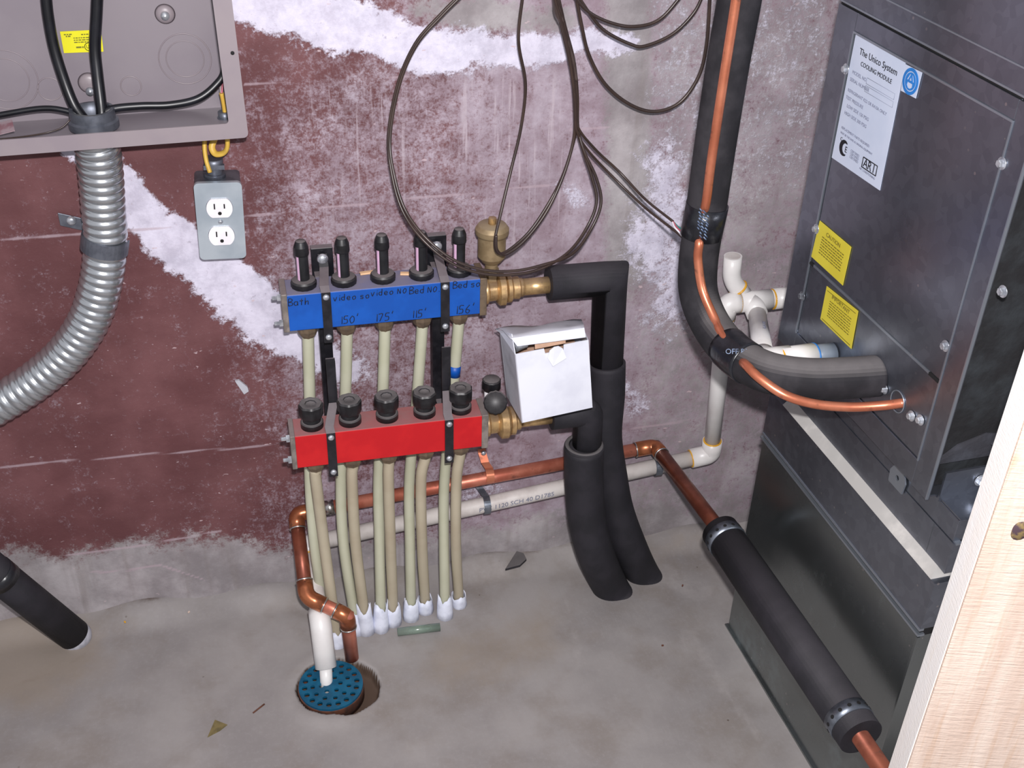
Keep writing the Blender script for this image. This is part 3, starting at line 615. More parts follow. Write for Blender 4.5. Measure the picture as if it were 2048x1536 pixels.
# brass end and air vent
EZ = .571; EY = -.060; EX = BX1+.009
b = MB(); b.lathe(sharp([(.020, 0), (.020, .004)])+[(.0165, .006), (.016, .016), (.015, .020)], (EX, EY, EZ), (1, 0, 0), 28)
b.lathe(sharp([(.0185, .018), (.0235, .021), (.0235, .029), (.020, .031)]), (EX, EY, EZ), (1, 0, 0), 28, sides=lambda t: 1+.035*math.cos(8*t))
b.lathe(sharp([(.0175, .031), (.0205, .033), (.0205, .038), (.016, .041), (.0165, .050), (.0138, .052), (.0138, .056)]), (EX, EY, EZ), (1, 0, 0), 28)
mk('brass_union', b, m_brass, bl, bevel=.0004)
b = MB(); b.lathe([(.0122, .054), (.0122, .105)], (EX, EY, EZ), (1, 0, 0), 24); mk('brass_tail_pipe', b, m_brass, bl)
vb = P(983, 524, -.055)
b = MB(); b.lathe([(.009, -.026), (.009, -.004), (.009, -.004), (.0135, 0), (.0195, .008), (.0195, .008), (.0195, .040), (.0195, .040), (.0225, .041), (.0235, .044), (.0235, .050), (.0235, .050), (.020, .055), (.019, .056), (0, .0575)], (vb.x, vb.y, vb.z+.002), (0, 0, 1), 32)
av = mk('air_vent', b, m_brass_dull, bl, label='brass bottle-shaped air vent')
b = MB(); b.lathe([(.0055, .055), (.0055, .066), (.0055, .066), (.0035, .0668), (0, .067)], (vb.x, vb.y, vb.z+.002), (0, 0, 1), 18, sides=lambda t: 1+.05*math.cos(10*t)); mk('vent_cap', b, m_brass, av)
b = MB(); b.lathe([(.011, -.03), (.011, -.012)], (vb.x, vb.y, vb.z+.002), (0, 0, 1), 6, smooth=False); mk('vent_nipple', b, m_brass_dull, av)
# ---- red supply manifold
rd = thing('red_manifold', 'red five-port heating manifold with dusty black valve caps', 'manifold', (RX0, (RY0+RY1)/2, RZ0))
b = MB(); b.b2((RX0, RY0, RZ0), (RX1, RY1, RZ1)); mk('manifold_bar', b, m_red, rd, bevel=.0012)
b = MB(); b.b2((RX0-.006, RY0-.001, RZ0-.001), (RX0+.001, RY1+.001, RZ1+.001)); mk('end_plate', b, m_endcap, rd, bevel=.001)
b = MB(); b.b2((RX1-.001, RY0-.001, RZ0-.003), (RX1+.009, RY1+.001, RZ1+.001)); mk('end_plate', b, m_endcap, rd, bevel=.001)
for z_ in (RZ0+.008, RZ1-.010):
    b = MB(); b.lathe(sharp([(.0058, 0), (.0058, .005), (.003, .005), (.003, .011), (.0022, .012)]), (RX0-.006, RY0+.012, z_), (-1, 0, 0), 6, smooth=False); mk('end_bolt', b, m_zinc, rd, label='silver bolt')
for i, x in enumerate(rx):
    y = -.114; z = RZ1
    b = MB(); b.lathe([(.0160, 0), (.0160, .008), (.0160, .008), (.0145, .0095), (.0128, .0098), (.0128, .0098), (.0122, .017), (.0122, .017)], (x, y, z), (0, 0, 1), 32); cb = mk('valve_collar', b, m_black_knob, rd)
    ph = i*1.1
    b = MB(); b.lathe([(.0128, .0155), (.0155, .018), (.0165, .020), (.0168, .036), (.0168, .036), (.0150, .0385), (.0150, .0385), (.008, .0385), (.007, .0372), (0, .037)], (x, y, z), (0, 0, 1), 48, sides=lambda t: 1+.035*math.cos(8*t+ph)); mk('valve_cap', b, m_black_knob, cb)
    b = MB(); b.lathe([(.009, -.022), (.0125, -.018), (.0150, -.012), (.0150, -.012), (.0150, 0)], (x, y, RZ0), (0, 0, 1), 8, smooth=False); mk('port_nut', b, m_bronze_nut, rd)
EZ2 = .379; EY2 = -.114; EX2 = RX1+.009
b = MB(); b.lathe(sharp([(.020, 0), (.020, .004)])+[(.0165, .006), (.016, .018), (.015, .022)], (EX2, EY2, EZ2), (1, 0, 0), 28)
b.lathe(sharp([(.019, .018), (.025, .022), (.025, .032), (.0225, .035)]), (EX2, EY2, EZ2), (1, 0, 0), 28, sides=lambda t: 1+.035*math.cos(8*t))
b.lathe(sharp([(.019, .035), (.0215, .037), (.0215, .043), (.015, .046), (.015, .052)]), (EX2, EY2, EZ2), (1, 0, 0), 28)
mk('brass_union', b, m_brass, rd, bevel=.0004)
b = MB(); b.lathe([(.0118, .050), (.0118, .105)], (EX2, EY2, EZ2), (1, 0, 0), 24); mk('brass_tail_pipe', b, m_brass, rd)
k1 = P(983, 768, -.10); k2 = P(991, 805, -.13)
b = MB(); b.lathe([(.0125, -.008), (.0135, -.006), (.0135, .007), (.0135, .007), (.012, .009), (0, .010)], k1, (0, 0, 1), 28, sides=lambda t: 1+.03*math.cos(12*t)); b.lathe([(.006, -.03), (.006, -.008)], k1, (0, 0, 1), 14); mk('drain_cap', b, m_black_knob, rd, label='black knurled cap on the end fitting')
ax = (CAM-k2).normalized()*.5+V(-.1, -.5, .35); ax.normalize()
b = MB(); b.lathe([(.0145, -.010), (.0170, -.008), (.0170, .004), (.0170, .004), (.0155, .006), (0, .0065)], k2, ax, 28, sides=lambda t: 1+.03*math.cos(12*t)); b.lathe([(.007, -.03), (.007, -.008)], k2, ax, 14); mk('drain_cap', b, m_black_knob, rd, label='round black cap facing the room')
b = MB(); b.lathe([(.0085, -.035), (.0085, -.008)], k1+V(-.001, .004, -.004), (0, 0, 1), 14); mk('fitting_stem', b, m_white_rec, rd, label='white plastic stem')
# brackets
for i, (pxs, lbl) in enumerate(((655, 'black steel bracket clamping both manifolds at their left end'), (890, 'black steel bracket clamping both manifolds near the brass fittings'))):
    x = P(pxs, 640, BY0).x; xr = P(pxs+8, 890, RY0).x
    tp = P((645, 873)[i], (517, 492)[i], -.02)
    br = thing('manifold_bracket', lbl, 'bracket', (x, -.02, .28), 'black brackets holding the manifolds')
    b = MB(); b.b2((tp.x-.015, -.004, .57), (tp.x+.015, -.016, tp.z+.014)); mk('wall_plate', b, m_black_steel, br, bevel=.0008)
    b = MB(); b.b2((x-.010, -.032, .30), (x+.008, -.012, .60)); b.b2((x-.006, -.088, .36), (x+.006, -.030, .375)); b.b2((x-.006, -.0915, .36), (x+.006, -.084, .498)); mk('rail', b, m_black_steel, br, bevel=.001)
    b = MB(); b.ribbon([V(tp.x, -.018, tp.z+.006), V(tp.x+.001, -.024, tp.z-.012), V(x-.001, -.074, BZ1+.006), V(x, BY0-.0018, BZ1+.001), V(x, BY0-.0018, BZ0-.002), V(x, BY0-.0018, BZ0-.022), ], .0125, .0022, (1, 0, 0)); c1 = mk('upper_clamp_strap', b, m_black_steel, br)
    b = MB(); b.ribbon([V(x-.001, -.094, .505), V(x-.001, -.0945, .47), V(x-.001, -.096, .432), V(xr-.001, -.130, RZ1+.006), V(xr, RY0-.0018, RZ1+.001), V(xr, RY0-.0018, RZ0-.002), V(xr, RY0-.0018, RZ0-.020)], .0125, .0022, (1, 0, 0)); c2 = mk('lower_clamp_strap', b, m_black_steel, br)
    screw('wall_screw', V(tp.x, -.020, tp.z), (0, -1, 0), .0078, br, label='large silver pan-head screw')
    for z_ in (BZ1-.006, BZ0-.013): screw('clamp_screw', V(x, BY0-.0026, z_), (0, -1, 0), .0045, br)
    for z_ in (RZ1-.006, RZ0-.012): screw('clamp_screw', V(xr, RY0-.0026, z_), (0, -1, 0), .0045, br)
# tubes
fb = [F(652, 1268), F(713, 1262), F(762, 1256), F(822, 1234), F(890, 1230)]
WB = [(620, 629), (682, 687), (757, 759), (819, 820), (889, 888)]; WR = [(632, 648), (704, 711), (777, 781), (842, 844), (913, 912)]
fr_ = [F(676, 1290), F(733, 1262), F(787, 1244), F(851, 1220), F(918, 1208)]
sleeves_b = [.034, .044, .050, .040, .042]; sleeves_r = [.034, .060, .044, .036, .030]
ordn = ['leftmost', 'second from left', 'middle', 'fourth from left', 'rightmost']
t_path = {}
def tube_thing(x, y, z, f, sl, way, lbl, mat, col, ang):
    t = thing('heating_tube', lbl, 'tube', f, GR_T)
    top = V(x, y, z); y1 = -.085 if col == 0 else -.115
    m1 = P(way[0], 960, y1 if col else -.075); m2 = P(way[1], 1085, -.098 if col == 0 else -.115); mid1 = m2
    path = spline([top, V(x, y, z-.015)]+([V(x*.6+m1.x*.4, -.062, .40)] if col == 0 else [])+[m1, m2, f.lerp(m2, .25), f+V(0, 0, -.01)], 10)
    t_path[lbl] = path; b = MB(); b.tube(path, .0083, 16); mk('tube_wall', b, mat, t)
    # torn sleeve
    dirv = (f.lerp(mid1, .25)-f).normalized(); b = MB(); n = 18; vs = []
    xx, yy, zz = frame(dirv); seg = 3
    for k in range(n):
        a = 2*PI*k/n
        for j in range(seg+1):
            hh = sl*(1+.12*math.sin(3*a+ang)+.1*random.uniform(-1, 1)) if j == seg else sl*j/seg
            r_ = .0112+.0022*(1-j/seg)+(.0010*random.random())
            vs.append(f-dirv*.004+dirv*(hh+.004*0)+xx*math.cos(a)*r_+yy*math.sin(a)*r_)
    fs = [(k*(seg+1)+j, ((k+1) % n)*(seg+1)+j, ((k+1) % n)*(seg+1)+j+1, k*(seg+1)+j+1) for k in range(n) for j in range(seg)]
    b.add(vs, fs, True); o = mk('protective_sleeve', b, m_sleeve, t, label='torn white plastic sleeve at the floor')
    so = o.modifiers.new('solid', 'SOLIDIFY'); so.thickness = .0008
    return t
for i in range(5):
    t1 = tube_thing(bx[i], -.057, BZ0-.010, fb[i], sleeves_b[i], WB[i], f'cream plastic tube from the blue manifold to the floor, {ordn[i]} of its five', m_pex, 0, i)
    if i == 4:
        q = list(t_path.values())[-1]; k = min(range(len(q)), key=lambda i_: abs(q[i_].z-P(908, 738, -.06).z)); dq = (q[k+1]-q[k]).normalized()
        b = MB(); b.tube([q[k]-dq*.009, q[k]+dq*.009], .0088, 16); mk('blue_tape', b, m_blue, t1, label='bit of blue tape')
    tube_thing(rx[i], -.114, RZ0-.010, fr_[i], sleeves_r[i], WR[i], f'cream plastic tube from the red manifold to the floor, {ordn[i]} of its five', m_pex_shaded, 1, i+2)

# ------------------------------------------------------------------ INSULATED HEATING PIPES
A0 = V(EX+.080, -.060, EZ); ZA = P(1237, 525, -.06).z-.022
A1 = P(1222, 540, -.060); A1.z = EZ; A2 = P(1213, 725, -.062)
ia = thing('insulated_pipe', 'black foam insulated pipe from the blue manifold, elbowing down behind and into the floor', 'insulated pipe', F(1283, 1140))
b = MB(); R1 = .0252
dv = (A2-A1).normalized(); dh = V(1, 0, 0)
A1c = V(A1.x, -.060, EZ+.002)
b.tube([P(1098, 566, -.060), A1c+V(-.026, 0, 0), A1c+V(-.003, 0, -.001)], R1, 28); 
b2_ = MB(); b2_.tube([A1c+V(0, 0, R1-.001), A1c+V(0, 0, 0), A2, A2+dv*.03], R1, 28)
# mitred corner: one continuous path
b = MB(); b.tube([V(P(1097, 566, -.06).x, -.06, EZ+.003), A1c.lerp(V(P(1097, 566, -.06).x, -.06, EZ+.003), .08), A1c, A1c.lerp(A2, .06), A2+dv*.05], R1, 32)
mk('upper_foam_cover', b, m_black_foam, ia)
b = MB(); b.tube(spline([A2, P(1212, 790, -.068), P(1207, 870, -.076), P(1218, 950, -.080), P(1232, 1020, -.084), P(1258, 1090, -.089), F(1284, 1146), F(1310, 1186, -.035), F(1330, 1215, -.07)], 8), .0292, 32); lf = mk('lower_foam_cover', b, m_black_foam, ia)
ib = thing('insulated_pipe', 'black foam pipe from the red manifold, in front of the other, curving into the floor', 'insulated pipe', F(1222, 1182))
B0 = V(P(1100, 850, -.114).x, EY2, EZ2+.002); B1 = V(P(1172, 850, -.114).x+.002, EY2, EZ2+.002); B2 = P(1176, 900, -.116)
b = MB(); b.tube(fillet([B0, B1, V(B1.x+.003, EY2, EZ2-.09)], .012, 5), .0225, 28); mk('upper_foam_cover', b, m_black_foam, ib)
b = MB(); b.tube(spline([P(1168, 892, -.118), P(1168, 960, -.118), P(1174, 1040, -.119), P(1192, 1110, -.122), F(1222, 1176), F(1250, 1218, -.035), F(1272, 1250, -.07)], 8), .0305, 32); lw = mk('lower_foam_cover', b, m_black_foam, ib)
b = MB(); c_ = P(1168, 893, -.118); ax = (P(1168, 892, -.118)-P(1168, 960, -.118)).normalized()
b.tube([c_+ax*.001+V(.0262*math.cos(a), .0262*math.sin(a), 0) for a in np.linspace(0, 2*PI, 40)[:-1]], .0042, 8, closed=True); mk('foam_end_lip', b, m_black_foam_dusty, ib)
# faded print marks on the foam
random.seed(3)
b = MB(); fpts = spline([P(1168, 1040, -.118), P(1180, 1100, -.122), P(1200, 1150, -.13)], 8)
for k in range(9):
    p = P(1172+k*3.4, 1040+k*14, -.1485-.0006*k); dcam = (CAM-p).normalized()
    q_ = P(1164+k*4.5, 1040+k*14, -.119-.0003*k); b.box(q_+(CAM-q_).normalized()*.0325, (.0035, .0035, .005))
mk('print_marks', b, m_yprint, ib, label='faint yellow print')
# ------------------------------------------------------------------ WHITE CARTON
bc = thing('white_carton', 'small open white cardboard carton resting on the lower brass fitting', 'box', P(1060, 845, -.17))
ftl, ftr, fbr, fbl = P(1030, 709, -.196), P(1177, 680, -.180), P(1185, 815, -.180), P(1044, 846, -.196)
dep = V(.012, .082, .004)
btl, btr = P(1000, 666, -.116), P(1160, 642, -.104); bbr, bbl = btr+(fbr-ftr)*.96, btl+(fbl-ftl)*.96
def panelq(q, th, nrm): b = MB(); b.poly(q, th, nrm); return b
nf = (ftr-ftl).cross(fbl-ftl).normalized()
if nf.y > 0: nf = -nf
# front with notch
def fp(u, v): return (ftl*(1-u)+ftr*u)*(1-v)+(fbl*(1-u)+fbr*u)*v
b = MB(); b.poly([fp(0, 0), fp(0, 1), fp(1, 1), fp(1, 0), fp(.66, 0), fp(.65, .07), fp(.40, .07), fp(.39, 0)], .0012, -nf); mk('front_panel', b, m_card, bc)
b = MB(); b.poly([btl, bbl, fbl, ftl], .0012, (1, 0, 0)); mk('side_panel', b, m_card_grey, bc, label='greyish side panel')
b = MB(); b.poly([ftr, fbr, bbr, btr], .0012, (-1, 0, 0)); b.poly([btl, btr, bbr, bbl], .0012, (0, -1, 0)); b.poly([fbl, bbl, bbr, fbr], .0012, (0, 0, 1)); mk('carton_shell', b, m_card, bc)
# half circle thumb tab lying on the front
b = MB(); tb = [fp(.42, .13), fp(.47, .24), fp(.66, .16), fp(.63, .03), fp(.58, -.01), fp(.52, -.01), fp(.455, .03)]
b.poly([p+nf*(.0015+.003*(i in (1, 2))) for i, p in enumerate(tb)], .0012, nf); mk('thumb_tab', b, m_card, bc)
# lid hinged at the back, drooping forward with a front lip
h0, h1 = P(990, 658, -.100), P(1163, 640, -.092); l0, l1 = P(1022, 676, -.180), P(1168, 655, -.168); e0, e1 = P(1034, 692, -.190), P(1171, 674, -.176)
b = MB(); nr = 10; rowsv = []
for j in range(5):
    for i in range(nr+1):
        u, v = i/nr, j/4; p = (h0*(1-u)+h1*u)*(1-v)+(l0*(1-u)+l1*u)*v; p = p+V(0, 0, .003*math.sin(u*9+v*5)*(1-v*.6)+.004*math.sin(PI*v)); rowsv.append(p)
b.add(rowsv, [(j*(nr+1)+i, j*(nr+1)+i+1, (j+1)*(nr+1)+i+1, (j+1)*(nr+1)+i) for j in range(4) for i in range(nr)], True)
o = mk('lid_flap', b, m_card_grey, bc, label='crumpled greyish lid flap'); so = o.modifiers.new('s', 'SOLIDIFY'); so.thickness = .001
b = MB(); b.poly([l0, e0, e1, l1], .001, nf); mk('lid_lip', b, m_card, bc)
b = MB(); b.poly([ftl, btl, h0, l0+V(.003, .01, 0)], .001, (1, 0, .2)); mk('side_flap', b, m_card, bc)
b = MB(); b.poly([fp(.3, 0)+V(0, .012, -.006), fp(.72, 0)+V(0, .012, -.006), fp(.72, 0)+V(0, .015, .010), fp(.3, 0)+V(0, .015, .008)], .0015, (0, 1, 0)); b.poly([fp(0.04, .35)+V(0, .012, 0), fp(.96, .35)+V(0, .012, 0), fp(.96, .35)+V(0, .078, 0), fp(.04, .35)+V(0, .078, 0)], .001, (0, 0, 1)); mk('inner_card', b, m_cardboard, bc, label='brown inner cardboard')
b = MB(); b.lathe(sharp([(.007, -.014), (.007, .0), (.0075, 0), (.0075, .003), (.006, .003), (.006, .02)]), fp(.16, .0)+V(0, .02, .002), (1, .2, .3), 16)
mk('metal_fitting', b, m_zinc, label='grey metal fitting lying inside the open white carton', cat='fitting')
# ------------------------------------------------------------------ COPPER PIPE
def ring(c, ax, r, th, mat, name, parent, label=None):
    x, y, _ = frame(ax); b = MB(); b.tube([Vector(c)+(x*math.cos(a)+y*math.sin(a))*r for a in np.linspace(0, 2*PI, 32)[:-1]], th, 8, closed=True); return mk(name, b, mat, parent, label=label)
CR = .0108
E0 = P(1310, 892, -.032); E1 = P(592, 1028, -.032); E2 = P(613, 1194, -.145); E3 = P(694, 1232, -.175); E4 = P(704, 1316, -.178)
N1 = F(1437, 1058, E0.z+.006); N2 = F(1790, 1575, E0.z+.006)
cpp = thing('copper_pipe', 'copper water pipe along the wall base with elbows, its open stub above the floor drain', 'pipe', V(E4.x, E4.y, E4.z))
b = MB(); b.tube([E0, E1], CR, 24); mk('wall_run', b, m_copper, cpp)
b = MB(); b.tube([E0, N1, N2], CR*1.08, 24); mk('side_run', b, m_copper_dark, cpp, label='darker aged copper run')
b = MB(); b.tube([E1, E2], CR, 24); mk('riser', b, m_copper_dark, cpp)
b = MB(); b.tube([E2, E3, E4], CR*.98, 24); mk('outlet_stub', b, m_copper, cpp)
def elbow(a, c, d_, L1, L2, rf):
    u = (a-c).normalized(); v = (d_-c).normalized(); path = fillet([c+u*L1, c, c+v*L2], rf, 10); b = MB(); b.tube(path, CR*1.16, 24); o = mk('elbow', b, m_copper_fit, cpp)
    ring(c+u*L1, u, CR*1.08, .0016, m_solder, 'solder_ring', o); ring(c+v*L2, v, CR*1.08, .0016, m_solder, 'solder_ring', o); return o
elbow(E1, E0, N1, .034, .026, .018); elbow(E0, E1, E2, .036, .024, .022); elbow(E1, E2, E3, .026, .030, .024); elbow(E2, E3, E4, .020, .022, .016)
b = MB(); cq = E0+(E1-E0).normalized()*.46; cq2 = E0+(E1-E0).normalized()*.44
b = MB(); u = (E1-E0).normalized(); c_ = E1-u*.052; b.tube([c_-u*.008, c_+u*.006], CR*1.12, 24); mk('soldered_joint', b, m_solder, cpp, label='silver tinned joint')
b = MB(); b.tube([E4+(E4-E3).normalized()*-.006, E4+(E4-E3).normalized()*.001], CR*1.05, 24)
# foam sleeve on the side run
u = (N2-N1).normalized(); s_a = F(1440, 1062, E0.z+.006); s_b = F(1722, 1474, E0.z+.006)
fs_ = thing('foam_pipe_sleeve', 'long grey-black foam sleeve on the copper pipe beside the sheet metal cabinet', 'pipe insulation', s_a)
b = MB(); b.tube([s_a, s_b], .0285, 36); mk('foam_tube', b, m_black_foam, fs_)
for t_ in (.052, .93):
    c_ = s_a.lerp(s_b, t_); o = MB(); o.tube([c_-u*.009, c_+u*.009], .0294, 36); bd = mk('metal_band', o, m_steel_dark, fs_, label='perforated grey metal strap')
    b = MB(); x, y, _ = frame(u)
    for k in range(14):
        a = 2*PI*k/14+.2; nn = x*math.cos(a)+y*math.sin(a); b.lathe(sharp([(.0026, -.0002), (.0026, .0006)]), c_+nn*.0293, nn, 10)
    mk('strap_holes', b, m_dark, bd)
# copper hanger strap
hg = thing('copper_hanger', 'small bent copper strap hanging the copper pipe below the red manifold end', 'pipe hanger', P(968, 905, -.02))
c_ = P(978, 950, -.032); b = MB()
arc = [c_+V(0, math.cos(a)*.0125, math.sin(a)*.0125) for a in np.linspace(2.6, -2.2+0*1.5, 16)]
arc = [c_+V(0, -math.sin(a)*.0122, math.cos(a)*.0122) for a in np.linspace(-.2, 3.0, 14)]
b.ribbon([P(963, 898, -.004), P(964, 905, -.010), P(970, 925, -.020)]+arc, .013, .0016, (1, 0, 0)); mk('bent_strap', b, m_copper_bright, hg)
screw('strap_screw', P(967, 906, -.014), (0, -1, .3), .0042, hg, label='silver screw')

# ------------------------------------------------------------------ PVC DRAIN
pv = thing('pvc_drain_pipe', 'white plastic drain pipe running low along the wall and down into the floor drain', 'pipe', V(DC.x, DC.y, 0))
VR = .0134
T0 = P(1454, 607, -.055); V1 = P(1422, 908, -.032); V2 = P(617, 1088, -.032); V3 = P(641, 1245, -.165); V4 = P(652, 1335, -.205); V5 = P(654, 1386, -.225)
b = MB(); b.tube([T0, V1], VR, 24); mk('vertical_run', b, m_pvc, pv)
b = MB(); b.tube([V1, V2], VR, 24); mk('wall_run', b, m_pvc_dusty, pv)
b = MB(); b.tube([V2, V3], VR, 24); mk('floor_run', b, m_pvc_dusty, pv)
def velbow(a, c, d_, L1, L2, rf, glue=True, par=None):
    u = (a-c).normalized(); v = (d_-c).normalized(); b = MB(); b.tube(fillet([c+u*L1, c, c+v*L2], rf, 8), VR*1.22, 28); o = mk('elbow', b, m_pvc, par or pv, bevel=0)
    if glue:
        ring(c+u*L1, u, VR*1.04, .0016, m_glue, 'glue_bead', o, 'amber glue bead'); ring(c+v*L2, v, VR*1.04, .0016, m_glue, 'glue_bead', o, 'amber glue bead')
    return o
el = velbow(T0, V1, V2, .030, .036, .012); velbow(V1, V2, V3, .020, .022, .012)
b = MB(); b.tube(fillet([V3.lerp(V2, .15), V3, V4], .02, 6), VR*1.22, 28); mk('coupling', b, m_pvc, pv)
b = MB(); b.tube([V4.lerp(V3, .1), V5], [.0098, .0094], 20); mk('end_stub', b, m_pvc, pv)
# tee near the cabinet
TE = P(1497, 600, -.055); TE.z = T0.z; BR = T0+V(.17, 0, .004)
b = MB(); b.tube(fillet([T0+V(0, 0, -.024), T0, T0+V(.020, 0, 0)], .012, 8), VR*1.22, 28); e_ = mk('elbow', b, m_pvc, pv); ring(T0+V(0, 0, -.024), (0, 0, 1), VR*1.1, .0017, m_glue, 'glue_bead', e_, 'amber glue bead')
b = MB(); b.tube([TE+V(-.016, 0, 0), TE+V(.036, 0, 0)], VR*1.2, 28); b.tube([TE+V(.006, 0, 0), TE+V(.006, -.024, -.010)], VR*1.2, 28); te = mk('tee', b, m_pvc, pv)
ring(TE+V(-.016, 0, 0), (1, 0, 0), VR*1.1, .0017, m_glue, 'glue_bead', te, 'amber glue bead')
b = MB(); b.tube([T0, BR], VR, 24); mk('side_branch', b, m_pvc, pv)
b = MB(); b.tube([TE+V(.040, 0, 0), TE+V(.075, 0, .001)], VR*1.2, 28); cp_ = mk('coupling', b, m_pvc, pv); ring(TE+V(.040, 0, 0), (1, 0, 0), VR*1.1, .0016, m_glue, 'glue_bead', cp_, 'amber glue bead')
vt = P(1466, 512, -.042); vm = P(1462, 560, -.042); ve = TE+V(-.004, .010, .006)
b = MB(); b.tube(fillet([vt, vm, ve], .018, 8), VR*1.02, 24); vs_ = mk('vent_stub', b, m_pvc, pv, label='short open vent stub')
ring(ve.lerp(vm, .45), ve-vm, VR*1.06, .0018, m_glue, 'glue_bead', vs_, 'amber glue bead')
b = MB(); b.lathe(sharp([(VR*.84, 0), (VR*.84, .0004)]), vt, (vt-vm), 24); mk('vent_opening', b, m_pvc_dusty, pv)
# grey pipe clamp over the drain pipe
for k, (px, py, lbl) in enumerate(((1313, 938, 'grey plastic clip on the white drain pipe below the copper elbow'), (972, 1006, 'grey clip on the white drain pipe behind the cream tubes'))):
    c_ = V1.lerp(V2, (V1.x-P(px, py, -.032).x)/(V1.x-V2.x)); b = MB(); arc = [c_+V(0, -math.sin(a)*.0152, math.cos(a)*.0152) for a in np.linspace(-.1, 3.2, 16)]
    b.ribbon([c_+V(-.012, .028, .028), c_+V(-.012, .024, .026), c_+V(-.006, .016, .020)]+arc, .011, .002, (1, 0, 0)); mk('pipe_clip', b, m_steel_dark, label=lbl, cat='clip', group='grey clips on the drain pipe')

# ------------------------------------------------------------------ SHEET METAL CABINETS
FY = math.radians(2.85); fb0 = F(1445, 1244)
FM = Matrix.Rotation(FY, 3, 'Z')
def G(px, py, off=0.0):   # local point on the side face plane x = -off
    W_ = Matrix.Translation((fb0.x, fb0.y, 0)) @ FM.to_4x4(); inv = W_.inverted(); o = inv @ CAM; d = inv.to_3x3() @ ray(px, py)
    return o+d*((-off-o.x)/d.x)
FW = .50
lo = thing('sheet_metal_plenum', 'dull galvanised sheet metal base cabinet standing on the floor at right', 'cabinet', (fb0.x, fb0.y, 0), rot=FM)
b = MB(); b.b2((.004, -.414, 0), (FW, -.012, .382)); mk('cabinet_body', b, m_galv_dark, lo, local=True, bevel=.001)
b = MB()
b.b2((.0, -.418, .0), (.006, -.008, .004)); mk('base_flange', b, m_galv_dark, lo, local=True)
b = MB(); b.b2((-.001, -.419, .3845), (.008, -.012, .3875)); mk('seam_edge', b, m_galv_edge, lo, local=True)
b = MB(); b.b2((.003, -.416, .382), (FW, -.014, .3945)); mk('seam_gap', b, m_dark, lo, local=True)
b = MB(); b.b2((0, -.418, .392), (.006, -.014, .3955)); mk('seam_edge', b, m_galv_edge, lo, local=True)
b = MB(); b.b2((0, -.4185, .006), (.004, -.4155, .382)); mk('corner_edge', b, m_galv_dark, lo, local=True)
# middle tray section: plate, sloped dusty lip, upper plate
mi = thing('drain_tray_section', 'galvanised sheet metal section with a pale dusty lip, between base cabinet and cooling cabinet', 'cabinet', (fb0.x, fb0.y, .3955), rot=FM)
oz = .3955
b = MB(); b.b2((.001, -.418, 0), (FW, -.014, .467-oz)); mk('lower_plate', b, m_galv, mi, local=True)
b = MB(); z0, z1 = .467-oz, .478-oz
b.hexa([(.001, -.410, z0), (.001, -.05, z0), (FW, -.05, z0), (FW, -.410, z0)], [(.0125, -.402, z1), (.0125, -.05, z1), (FW, -.05, z1), (FW, -.402, z1)]); mk('dusty_lip', b, m_galv_dusty, mi, local=True, label='pale dusty sloping lip')
b = MB(); b.b2((.0125, -.415, z1), (FW, -.03, .5215-oz)); mk('upper_plate', b, m_galv, mi, local=True)
b = MB(); b.b2((.0145, -.417, .5205-oz), (.022, -.03, .5230-oz)); b.b2((.0125, -.379, .467-oz), (.017, -.3775, .521-oz)); mk('fold_edge', b, m_galv_edge, mi, local=True)
b = MB(); b.b2((.013, -.412, .5225-oz), (FW, -.03, .552-oz)); mk('base_rail', b, m_galv, mi, local=True, bevel=.0008)
e_ = G(1798, 958, -.012); e_.z -= oz; b = shape([[(-.014, -.012), (.014, -.012), (.016, .004), (.008, .018), (-.008, .018), (-.016, .004)], circ(0, .002, .0035, 12)], .002, (.010, e_.y, e_.z), (0, -1, 0), (0, 0, 1)); mk('bracket_ear', b, m_galv_edge, mi, local=True, label='small bent bracket ear with a hole')
# front sill
b = MB(); b.b2((.010, -.3765, .5525-oz), (FW, -.3735, .592-oz)); b.b2((.014, -.414, .5525-oz), (FW, -.3735, .5545-oz)); sl_ = mk('front_sill', b, m_galv, mi, local=True)
screw('sill_screw', (.058, -.377, .574-oz), (0, -1, 0), .005, mi, local=True, hexh=True, label='silver hex screw')
# cooling cabinet
co = thing('cooling_cabinet', 'galvanised cooling cabinet with a paper label and yellow stickers, pipes entering its side', 'cabinet', (fb0.x, fb0.y, .552), rot=FM)
oz = .552; b = MB(); th = .002
b.b2((.002, -.366, 0), (.004, -.012, 1.004-oz)); b.b2((FW-.002, -.366, 0), (FW, -.012, 1.004-oz)); b.b2((.002, -.014, 0), (FW, -.012, 1.004-oz)); b.b2((.002, -.366, 1.002-oz), (FW, -.012, 1.004-oz)); b.b2((.002, -.366, 0), (FW, -.012, .002)); mk('side_panel', b, m_galv, co, local=True)
b = MB(); b.b2((.005, -.352, .003), (FW-.005, -.345, 1.0-oz)); mk('duct_liner', b, m_insul, co, local=True, label='black liner behind the open front')
b = MB(); random.seed(5)
b.poly([(.008, -.3555, .036), (.14, -.3555, .036), (.12, -.3535, .058), (.07, -.3535, .068), (.035, -.3535, .058)], .003, (0, 1, 0)); b.poly([(.070, -.366, .060), (.16, -.372, .082), (.30, -.366, .078), (.29, -.360, .125), (.12, -.358, .112)], .003, (0, 1, 0)); mk('liner_flap', b, m_insulflap, co, local=True)
